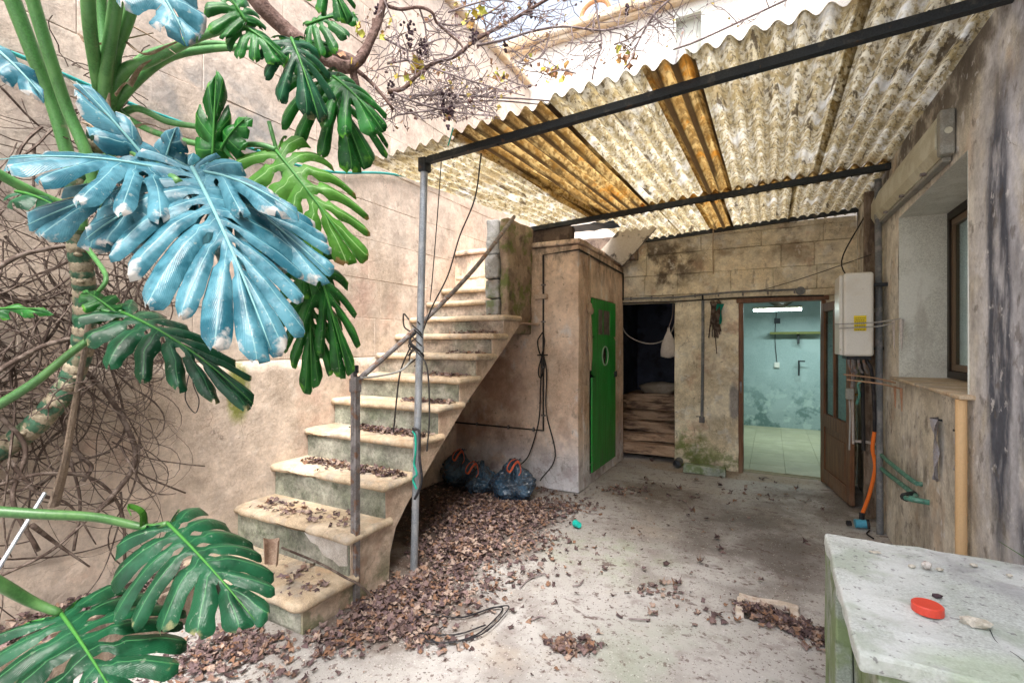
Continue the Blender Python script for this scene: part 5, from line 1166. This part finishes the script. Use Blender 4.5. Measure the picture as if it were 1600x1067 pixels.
# aerial roots against the wall
bm = bmesh.new(); RR = random.Random(5)
for k in range(300):
    y, z = RR.uniform(-.1, 1.38), RR.uniform(.9, 2.9); 
    if RR.random() < .72: y, z = RR.gauss(.85, .28), RR.gauss(1.55, .35)
    p = Vector((LX+RR.uniform(.03, .30), y, z)); ang = -math.pi/2+RR.gauss(0, .75); pts = [p]; cur = RR.gauss(0, .10); vx = 0
    for i in range(RR.randint(14, 34)):
        cur = cur*.93+RR.gauss(0, .07); ang += cur; vx = vx*.8+RR.gauss(0, .004)
        if pts[-1].y > 1.36: cur += .12 if math.cos(ang) > 0 and math.sin(ang) > 0 else -.12
        p = p+Vector((vx, math.cos(ang)*.045, math.sin(ang)*.045))
        if p.z < .17 or p.y > 1.5: break
        p.x = min(max(p.x, LX+.03), LX+.38); pts.append(p.copy())
    if len(pts) > 3: r0_ = RR.choice([.0022, .0028, .0036, .0065]); tube(bm, pts, [r0_*(1-.65*q/len(pts))*(1+.2*RR.uniform(-1, 1)) for q in range(len(pts))], 4, False)
ro = obj('aerial_roots', bm, ROOT, mo); ro['kind'] = 'stuff'
bm = bmesh.new()
for k in range(46):
    c = P(RR.choice([150, 95, 150, 175]), RR.choice([110, 275, 600, 170]), 2.1)+Vector((RR.uniform(-.1, .1),)*3)*.5; pts = [c]
    d = Vector((RR.uniform(-1, 1), RR.uniform(-1, 1), RR.uniform(-1, 1))).normalized()
    for i in range(7): d = (d+Vector((RR.uniform(-.6, .6), RR.uniform(-.6, .6), RR.uniform(-.6, .5)))).normalized(); pts.append(pts[-1]+d*.03)
    tube(bm, pts, .0025, 4, False)
o = obj('fine_roots', bm, ROOT, mo); o['kind'] = 'stuff'
for pts, r in (([LWp(122, 570, .20), LWp(165, 612, .22), LWp(195, 660, .22), LWp(211, 700, .22), LWp(206, 735, .2), LWp(175, 775, .18), LWp(150, 800, .18)], .013), ([LWp(165, 525, .12), LWp(172, 570, .12), LWp(188, 620, .1), LWp(195, 670, .1), LWp(180, 700, .1)], .006),
    ([LWp(108, 690, .2), LWp(130, 715, .2), LWp(143, 730, .2), LWp(130, 752, .2)], .010), ([LWp(-20, 430, .3), LWp(30, 400, .3), LWp(80, 388, .3), LWp(118, 382, .3)], .010), ([LWp(-20, 590, .3), LWp(30, 560, .3), LWp(70, 540, .3), LWp(115, 528, .3)], .011),
    ([LWp(190, 475, .1), LWp(215, 420, .1), LWp(232, 380, .1)], .008), ([LWp(175, 690, .05), LWp(230, 715, .05), LWp(290, 725, .05), LWp(320, 728, .05)], .004), ([LWp(200, 730, .08), LWp(240, 750, .08), LWp(290, 770, .08)], .005),
    ([LWp(15, 720, .25), LWp(60, 770, .25), LWp(110, 790, .22), LWp(150, 850, .2)], [.011, .009, .006, .003]), ([LWp(50, 820, .25), LWp(90, 850, .2), LWp(140, 885, .2)], [.012, .008, .004]), ([LWp(-10, 760, .25), LWp(70, 740, .25), LWp(150, 750, .2), LWp(190, 800, .15), LWp(195, 880, .15)], .008),
    ([LWp(-10, 640, .25), LWp(40, 700, .25), LWp(20, 780, .25), LWp(60, 860, .25)], .010), ([LWp(95, 620, .2), LWp(105, 700, .2), LWp(125, 780, .2), LWp(115, 860, .2)], .007), ([LWp(0, 900, .2), LWp(80, 860, .2), LWp(150, 800, .2), LWp(180, 780, .15)], .007)):
    obj('root', tb(pts, r, 7), ROOT, mo, smooth=True)
# low plant
ml = thing('monstera', 'low pair of deep green split leaves hanging over the bottom step', 'plant', (-2.2, .4, .15))
monstera_leaf(ml, P(262, 818, 1.45), P(402, 975, 1.24), .345, LTEAL, grav=.42, sweep=.74, n=8, seed=50, bow=.08, cup=.30, droop=.03, gap=.08, split=(.38, .58), hole=.9, curl=.11, midr=.0052, hint=camv(P(300, 850, 1.4))*.8+UP*.6, label='upper deep green leaf hanging over the bottom step')
monstera_leaf(ml, P(95, 958, 1.32), P(205, 1135, 1.1), .50, LTEAL, grav=.25, sweep=.74, n=8, seed=51, bow=.08, cup=.30, droop=.02, gap=.07, split=(.4, .6), hole=.9, curl=.09, midr=.0052, hint=camv(P(100, 950, 1.3))*.8+UP*.6, label='lower dark green leaf at the planter boards')
o = obj('petiole', tb([P(-60, 795, 1.3), P(60, 803, 1.36), P(150, 808, 1.42), P(225, 823, 1.46), P(262, 818, 1.45)], [.015, .014, .012, .009], 10), STEMB, ml, smooth=True)
o = obj('petiole', tb([P(-60, 880, 1.2), P(0, 912, 1.25), P(50, 940, 1.3), P(95, 958, 1.32)], [.017, .015, .010], 10), STEMB, ml, smooth=True)
bm = bmesh.new(); tube(bm, smoothpath([P(225, 823, 1.46), P(222, 800, 1.44), P(200, 790, 1.42), P(205, 805, 1.40)], 4), [.012*(1-.06*i) for i in range(13)], 6, True, .3); obj('stipule', bm, LLIME, ml)
tag(obj('leaning_stick', tb([P(143, 470, 2.05), P(130, 560, 2.05), P(112, 660, 2.05), P(100, 730, 2.05), P(84, 790, 2.1)], [.010, .012, .014, .022], 8, 5, .5), OLDWD), 'long flat grey stick leaning along the ringed monstera trunk', 'stick')
tag(obj('metal_rod', tb([P(70, 770, 1.9), P(-10, 900, 1.7)], .007, 8, 1), GALV), 'thin bright metal rod crossing below the grey stick', 'rod')
tag(obj('green_rope_end', tb([P(708, 200, 2.6), P(704, 215, 2.6), P(700, 228, 2.62)], .004, 5), GROPE), 'short bit of green cord hanging at the canopy corner', 'cord')

# ================================================================== GRAPEVINE
gv_ = thing('grapevine', 'leafless old grapevine with dried grapes spreading over the canopy', 'vine', tuple(P(545, 105, 2.35)))
def branch(pts, r, nm='branch', mat=VINE, sides=9):
    bm = bmesh.new(); pth = smoothpath(pts, 7); m = len(pth)
    rr = [(r[0]+(r[1]-r[0])*k/(m-1))*(1+.13*noise.noise(Vector((k*.7, r[0]*99, 0)))) for k in range(m)]
    tube(bm, pth, rr, sides); return obj(nm, bm, mat, gv_, smooth=True)
branch([P(375, -40, 2.2), P(405, 5, 2.25), P(445, 45, 2.3), P(492, 82, 2.33), P(530, 103, 2.35), P(550, 106, 2.35)], (.040, .030), 'trunk')
branch([P(500, 70, 2.36), P(525, 84, 2.36), P(545, 92, 2.36), P(556, 104, 2.36)], (.022, .026))
branch([P(545, 107, 2.35), P(565, 90, 2.36), P(580, 60, 2.38), P(594, 25, 2.4), P(604, -25, 2.4)], (.026, .017))
branch([P(560, 85, 2.38), P(572, 70, 2.38), P(582, 50, 2.38), P(584, 30, 2.38)], (.012, .008))
branch([P(550, 106, 2.36), P(562, 150, 2.4), P(585, 170, 2.45)], (.018, .022))
BR = [
 ([(555, 108), (572, 122), (590, 140), (606, 160), (615, 172)], 2.4, .012, .006), ([(607, 143), (630, 139), (650, 120), (680, 98), (712, 88), (745, 62), (800, 32), (862, -5)], 2.5, .011, .009),
 ([(600, 8), (625, 15), (655, 12), (675, 20), (682, 35), (700, 52), (720, 70), (724, 82)], 2.45, .009, .005), ([(745, 72), (790, 62), (830, 50), (880, 42), (935, 48), (965, 44), (990, 36)], 2.6, .007, .005),
 ([(1052, -5), (1025, 20), (1000, 60), (985, 95), (975, 108)], 2.6, .006, .004), ([(928, -10), (935, 35), (940, 70), (930, 100), (925, 125)], 2.6, .005, .004),
 ([(605, 100), (640, 95), (670, 105), (700, 115), (740, 128), (780, 140), (820, 150)], 2.5, .006, .003), ([(615, 145), (650, 160), (690, 172), (730, 178), (770, 182)], 2.5, .006, .003),
 ([(640, 150), (700, 148), (760, 152), (820, 155), (880, 160)], 2.7, .007, .004), ([(650, 165), (720, 160), (780, 158), (860, 165)], 2.75, .006, .004), ([(600, 60), (640, 80), (665, 70), (690, 60)], 2.45, .006, .003),
 ([(680, 35), (710, 40), (745, 30), (780, 10), (800, -8)], 2.5, .006, .004), ([(700, 20), (735, 8), (770, 0), (800, 4)], 2.5, .005, .003), ([(860, 50), (850, 80), (835, 95), (815, 100), (800, 90)], 2.6, .004, .003),
 ([(1240, -5), (1100, 60), (1052, 78)], 3.2, .007, .006), ([(960, 70), (985, 60), (1010, 40), (1035, 25)], 2.6, .005, .003), ([(900, 115), (875, 110), (850, 118)], 2.6, .004, .003), ([(620, 180), (680, 172), (720, 165)], 2.5, .005, .003),
 ([(600, 0), (612, 30), (622, 60), (626, 90), (622, 120)], 2.4, .004, .003), ([(655, 12), (664, 40), (668, 70), (680, 95)], 2.45, .005, .003)]
VR = random.Random(21)
paths = []
for pts, d, r0, r1 in BR:
    pp = [P(x, y, d+.12*noise.noise(Vector((x*.01, y*.02, d)))) for x, y in pts]
    branch(pp, (r0, r1), 'branch', VINE if r0 > .008 else TWIG, 7)
    paths.append((pts, d))
bm = bmesh.new(); tips = []
def twig(x, y, d, ang, ln, r, dep):
    pts = []; n = max(3, int(ln/7)); dd = VR.uniform(-.015, .015)
    for i in range(n+1):
        pts.append(P(x, y, d)); ang += VR.uniform(-.38, .38); st = ln/n
        x += math.cos(ang)*st; y += math.sin(ang)*st; d = min(3.3, max(2.1, d+dd))
        if y > 190 and x > 640 or y > 205: break
        if x > 780 and y > 195-.33*(x-640)*.9: break
        if dep < 2 and VR.random() < .30: twig(x, y, d, ang+VR.choice([-1, 1])*VR.uniform(.5, 1.3), ln*VR.uniform(.35, .7), r*.65, dep+1)
    if len(pts) > 1:
        q = [p+Vector((VR.uniform(-.004, .004),)*3) for p in pts]
        tube(bm, q, [r*(1-.55*k/len(q)) for k in range(len(q))], 4, False); tips.append((pts[-1], d))
for pts, d in paths:
    for i in range(len(pts)-1):
        (xa, ya), (xb, yb2) = pts[i], pts[i+1]; L = math.hypot(xb-xa, yb2-ya); an = math.atan2(yb2-ya, xb-xa)
        for k in range(max(1, int(L/13))):
            t = VR.random(); twig(xa+(xb-xa)*t, ya+(yb2-ya)*t, d, an+VR.choice([-1, 1])*VR.uniform(.3, 1.5), VR.uniform(18, 62), .0036, 0)
for k in range(60):
    x = VR.uniform(640, 1080); y = VR.uniform(-5, 175-.33*max(0, x-700)); twig(x, y, VR.uniform(2.4, 2.9), VR.uniform(0, 6.28), VR.uniform(30, 80), .0026, 1)
for k in range(95):
    x = VR.uniform(620, 890); y = 168-.10*abs(x-700)*.4+VR.gauss(0, 14); twig(x, y, VR.uniform(2.4, 2.9), VR.choice([0, math.pi])+VR.uniform(-.6, .6), VR.uniform(25, 75), .0032, 1)
o = obj('twigs', bm, TWIG, gv_); o['kind'] = 'stuff'
# dried bunches and last leaves
for px, py, s, d in ((640, 35, 1.15, 2.35), (700, 172, .9, 2.5), (706, 150, 1.0, 2.5), (612, 128, .8, 2.45), (665, 62, .8, 2.45), (590, 5, .9, 2.45), (830, 3, .8, 2.6), (692, 140, 1.0, 2.55), (655, 75, .6, 2.5), (740, 45, .8, 2.45), (980, 4, .6, 2.6), (790, 66, .5, 2.6)):
    bm = bmesh.new(); c = P(px, py, d)
    for k in range(int(26*s)):
        t = VR.random(); p = c+Vector((VR.gauss(0, .014)*s*(1.2-t), VR.gauss(0, .014)*s*(1.2-t), -.11*t*s)); blob(bm, p, .0078, .0078, .0078, 1, .15)
    obj('grape_bunch', bm, GRAPE, gv_)
VLEAF = attr_mat('autumn_vine_leaf', .7, .3)
def set_cols(o, cols):
    a = o.data.color_attributes.new('Col', 'FLOAT_COLOR', 'POINT')
    for i, c in enumerate(cols): a.data[i].color = (*c, 1)
def crumple(bm, cols, p, s, nrm, spin, col, rr, curl=.5, n=8):
    nrm = nrm.normalized(); X = nrm.orthogonal().normalized(); X = Matrix.Rotation(spin, 3, nrm) @ X; Y = nrm.cross(X)
    c = bm.verts.new(p); cols.append(tuple(q*1.15 for q in col)); rim = []
    cx_ = rr.uniform(-curl, curl); cy_ = rr.uniform(-curl, curl)
    for k in range(n):
        a = 2*math.pi*k/n+rr.uniform(-.2, .2); r = s*(rr.uniform(.75, 1.15) if k % 2 else rr.uniform(.4, .8))
        x, y = r*math.cos(a), r*math.sin(a)*.85
        z = (cx_*x*x+cy_*y*y)/s*1.6+rr.uniform(-.18, .25)*s
        rim.append(bm.verts.new(p+X*x+Y*y+nrm*z)); f = rr.uniform(.65, 1.2); cols.append(tuple(q*f for q in col))
    for k in range(n): bm.faces.new((c, rim[k], rim[(k+1) % n]))
YEL = [(.55, .42, .06), (.50, .50, .10), (.42, .24, .08), (.30, .15, .08), (.35, .20, .12), (.60, .50, .12)]
for px, py, k, s, d in ((655, 105, 14, .035, 2.5), (630, 120, 5, .03, 2.45), (668, 30, 4, .025, 2.45), (745, 15, 8, .03, 2.45), (738, 30, 6, .028, 2.45), (985, 85, 10, .035, 2.6), (880, 118, 9, .03, 2.6), (860, 112, 8, .03, 2.6), (832, 90, 5, .028, 2.6), (770, 105, 4, .025, 2.6), (555, 40, 6, .03, 2.4), (610, 40, 4, .025, 2.4), (700, 190, 3, .035, 2.5), (780, 125, 5, .025, 2.6), (690, 110, 6, .025, 2.5), (975, 92, 6, .03, 2.6), (850, 100, 5, .03, 2.6), (785, 140, 5, .026, 2.7), (555, 105, 3, .03, 2.3)):
    bm = bmesh.new(); cols = []
    for q in range(k):
        crumple(bm, cols, P(px+VR.gauss(0, 9), py+VR.gauss(0, 8), d), s*VR.uniform(.4, 1), Vector((VR.uniform(-1, 1), -1, VR.uniform(-.6, .6))), VR.random()*6, VR.choice(YEL), VR)
    o = obj('leaf_cluster', bm, VLEAF, gv_); set_cols(o, cols)
bm = bmesh.new(); cols = []
for p, d in tips:
    if VR.random() < .33: crumple(bm, cols, p, VR.uniform(.007, .018), Vector((VR.uniform(-1, 1), -1, VR.uniform(-.6, .6))), VR.random()*6, VR.choice([(.16, .09, .08), (.22, .14, .10), (.3, .18, .1), (.12, .07, .07), (.45, .35, .10)]), VR, n=5)
o = obj('withered_leaves', bm, VLEAF, gv_); set_cols(o, cols); o['kind'] = 'stuff'

# ================================================================== LEAF LITTER
PAL = [(.30,.25,.24),(.40,.34,.30),(.20,.155,.17),(.13,.10,.105),(.26,.20,.20),(.34,.24,.18),(.22,.17,.165),(.10,.075,.08),(.24,.17,.14),(.46,.39,.34),(.30,.19,.13),(.17,.13,.14)]
PAL = [(c[0]*.74, c[1]*.655, c[2]*.62) for c in PAL]
LR = random.Random(99)
def litter(name, spots, zfun, parent=None, smin=.006, smax=.031):
    bm = bmesh.new(); cols = []
    for (cx, cy, sx, sy, n, hz) in spots:
        for k in range(n):
            x, y = LR.gauss(cx, sx), LR.gauss(cy, sy); z0_ = zfun(x, y)
            if z0_ is None: continue
            e_ = math.exp(-.5*(((x-cx)/sx)**2+((y-cy)/sy)**2))
            z = z0_+LR.uniform(.004, .012+hz*e_)
            nr = Vector((LR.gauss(0, .38), LR.gauss(0, .38), 1)); crumple(bm, cols, Vector((x, y, z)), LR.uniform(smin, smax), nr, LR.random()*6.3, LR.choice(PAL), LR, .5, 9)
    o = obj(name, bm, LIT, parent); set_cols(o, cols); o['kind'] = 'stuff'; return o
def gz(x, y):
    if x < -3.3 or x > .74 or y > 6.15 or (x > .18 and y < 2.3): return None
    if x < -2.13 and y < 2.3 and y > 1.62: return None
    if x < -2.76 and y < 1.6: return None
    if y > 4.52 and x < -1.7: return None
    return 0.0
def gs(px, py): p = G(px, py); return p.x, p.y
SP = []
for px, py, sx, sy, n, hz in ((760, 815, .20, .28, 1500, .05), (720, 860, .16, .18, 900, .05), (800, 800, .18, .22, 900, .04), (850, 800, .14, .2, 420, .02), (720, 790, .2, .25, 800, .03), (640, 925, .13, .16, 520, .03), (590, 960, .12, .12, 420, .025), (680, 930, .16, .12, 400, .02),
    (520, 1005, .09, .08, 170, .012), (640, 985, .14, .07, 260, .014), (330, 1025, .13, .12, 420, .02), (400, 1000, .09, .06, 160, .012), (820, 760, .25, .12, 260, .02), (900, 790, .12, .12, 90, .012), (960, 765, .14, .08, 60, .01), (1000, 760, .12, .15, 36, .01),
    (885, 1010, .05, .035, 130, .012), (915, 1005, .06, .04, 30, .01), (1195, 958, .075, .04, 240, .02), (1250, 985, .07, .035, 200, .025), (1285, 1000, .05, .05, 110, .02), (1240, 975, .06, .03, 120, .02), (1100, 800, .3, .4, 34, .004), (1200, 770, .35, .3, 30, .004), (980, 900, .5, .5, 60, .003), (1040, 925, .08, .05, 26, .008), (1110, 960, .1, .06, 22, .005), (780, 900, .2, .2, 200, .01), (840, 850, .12, .15, 160, .01), (700, 760, .35, .2, 240, .01), (430, 1050, .2, .06, 60, .008)):
    x, y = gs(px, py); SP.append((x, y, sx, sy, n, hz))
litter('leaf_litter', SP, gz)
SS = []
for i, px0, px1, n, hz in ((0, 455, 520, 50, .004), (1, 430, 560, 130, .006), (2, 490, 640, 330, .03), (3, 565, 690, 330, .035), (4, 640, 725, 160, .02), (5, 665, 760, 130, .022), (6, 700, 775, 40, .01), (7, 715, 795, 90, .02), (8, 600, 780, 40, .008)):
    y = NY[i+1]-.055; z = NZ[i]; a = P(px0, 700, 1); b = P(px1, 700, 1)
    xa = y/(a.y)*a.x; xb = min(y/(b.y)*b.x, -2.13)
    for q in range(6): SS.append((xa+(xb-xa)*(q+.5)/6, y-(.03 if i > 1 else .08), .06, .035 if i > 1 else .07, n//6, hz))
def sz(x, y):
    if x < LX+.04 or x > -2.11: return None
    for i in range(9):
        if NY[i]+.02 < y < NY[i+1]+.03: return NZ[i]
    return None
litter('step_litter', SS, sz)
litter('bed_litter', [(-3.05, .6, .16, .7, 1500, .04)], lambda x, y: .165 if LX+.02 < x < -2.81 and y < 1.6 else None)
bm = bmesh.new(); cols = []
for k in range(4200):                                # crumbs and grit scattered on the concrete
    x, y = LR.uniform(-2.0, .7), LR.uniform(1.2, 6.1)
    if gz(x, y) is None: continue
    dn_ = noise.noise(Vector((x*1.6, y*1.6, 7)))+.35*noise.noise(Vector((x*6, y*6, 2)))
    if dn_ < LR.uniform(-.15, .45): continue
    crumple(bm, cols, Vector((x, y, .004)), LR.uniform(.0025, .009), Vector((LR.gauss(0, .3), LR.gauss(0, .3), 1)), LR.random()*6, LR.choice(PAL[:8]+[(.55, .5, .45)]), LR, .5, 5)
o = obj('leaf_crumbs', bm, LIT); set_cols(o, cols); o['kind'] = 'stuff'
# single dead leaves and sticks one can pick out on the floor
bm = bmesh.new(); cols = []
LL = random.Random(4)
proto = []
for k in range(5):
    bm = bmesh.new(); cols = []; crumple(bm, cols, Vector((0, 0, .010)), .034, Vector((0, 0, 1)), 0, PAL[k], LL, .9, 11); crumple(bm, cols, Vector((.012, .008, .016)), .022, Vector((.3, .2, 1)), 1, PAL[(k+3) % 9], LL, .9, 9)
    me = bpy.data.meshes.new('dead_leaf'); bm.to_mesh(me); bm.free(); me.materials.append(LIT)
    a = me.color_attributes.new('Col', 'FLOAT_COLOR', 'POINT')
    for i, c in enumerate(cols): a.data[i].color = (*c, 1)
    proto.append(me)
for k, (px, py) in enumerate(((865, 943), (1035, 912), (1058, 915), (945, 890), (1103, 738), (1010, 748), (965, 760), (1080, 800), (1120, 842), (1130, 862), (1285, 795), (1205, 782), (1018, 722), (1045, 775), (905, 880), (1140, 770), (1088, 750), (1245, 765), (1190, 750), (1000, 925), (930, 815), (1170, 810), (1060, 765), (1125, 760), (1262, 850), (885, 840), (1020, 960), (1095, 880))):
    o = bpy.data.objects.new('dead_leaf', proto[k % 5]); sc.collection.objects.link(o); o.location = G(px, py); o.rotation_euler = (0, 0, k*1.7); s = .8+.5*LL.random(); o.scale = (s, s*.8, s)
    tag(o, 'single curled brown dead leaf lying loose on the concrete floor', 'dead leaf', 'loose dead leaves on the courtyard floor')
for k, (pts, lb) in enumerate((([(830, 968), (845, 962), (852, 964)], 'small dark curved bark chip on the concrete floor'), ([(812, 918), (825, 905), (848, 896), (858, 900)], 'bent brown twig at the edge of the leaf litter'), ([(982, 966), (1000, 967), (1013, 968)], 'short straight thin stick in the middle of the floor'), ([(895, 915), (905, 913), (912, 905)], 'thin hooked twig near the leaf litter'), ([(1250, 970), (1265, 985), (1290, 990)], 'brown stick lying across the leaves by the bench'))):
    tag(obj('twig', tb([G(a, b, .012) for a, b in pts], .0045, 5), TWIG), lb, 'twig')
bm = bmesh.new(); cc = [G(x, y, .02) for x, y in ((650, 985), (690, 1000), (740, 990), (790, 950), (775, 945), (720, 960), (660, 960), (650, 980), (700, 992), (760, 975))]
tube(bm, smoothpath([c+Vector((R.uniform(-.02, .02), R.uniform(-.03, .03), -.006)) for c in cc], 6), .0042, 5); tube(bm, smoothpath([c+Vector((.02+R.uniform(-.02, .02), R.uniform(-.02, .03), .0)) for c in cc[:6]], 6), .0038, 5)
tag(obj('black_cable', bm, BLKP), 'loose coil of dark cable lying in the leaf litter', 'cable')
tag(obj('root_cable', tb([P(440, 855, 2.55), P(500, 880, 2.5), P(540, 902, 2.42), P(560, 912, 2.35), P(580, 930, 2.38)], .006, 6), ROOT), 'thin brown vine stem crossing the second riser to the post', 'stem')
dlf = thing('curled_leaf', 'big pale curled dead leaf standing on the bottom step', 'dead leaf', (-2.75, 1.8, .17))
bm = bmesh.new(); c0 = P(424, 862, 2.42); g = []
for i in range(9):
    g.append([bm.verts.new(c0+Vector((.05*math.cos(a)*(1-.3*i/8), .03*math.sin(a), .06-.13*i/8+.01*math.sin(a*2)))) for a in [4.4*k/7 for k in range(8)]])
for i in range(8):
    for j in range(7): bm.faces.new((g[i][j], g[i+1][j], g[i+1][j+1], g[i][j+1]))
obj('blade', bm, M('pale_dead_leaf', (.45,.33,.25), [((.28,.18,.13), 20, .5, .62, .7)], bump=.3), dlf, smooth=True)
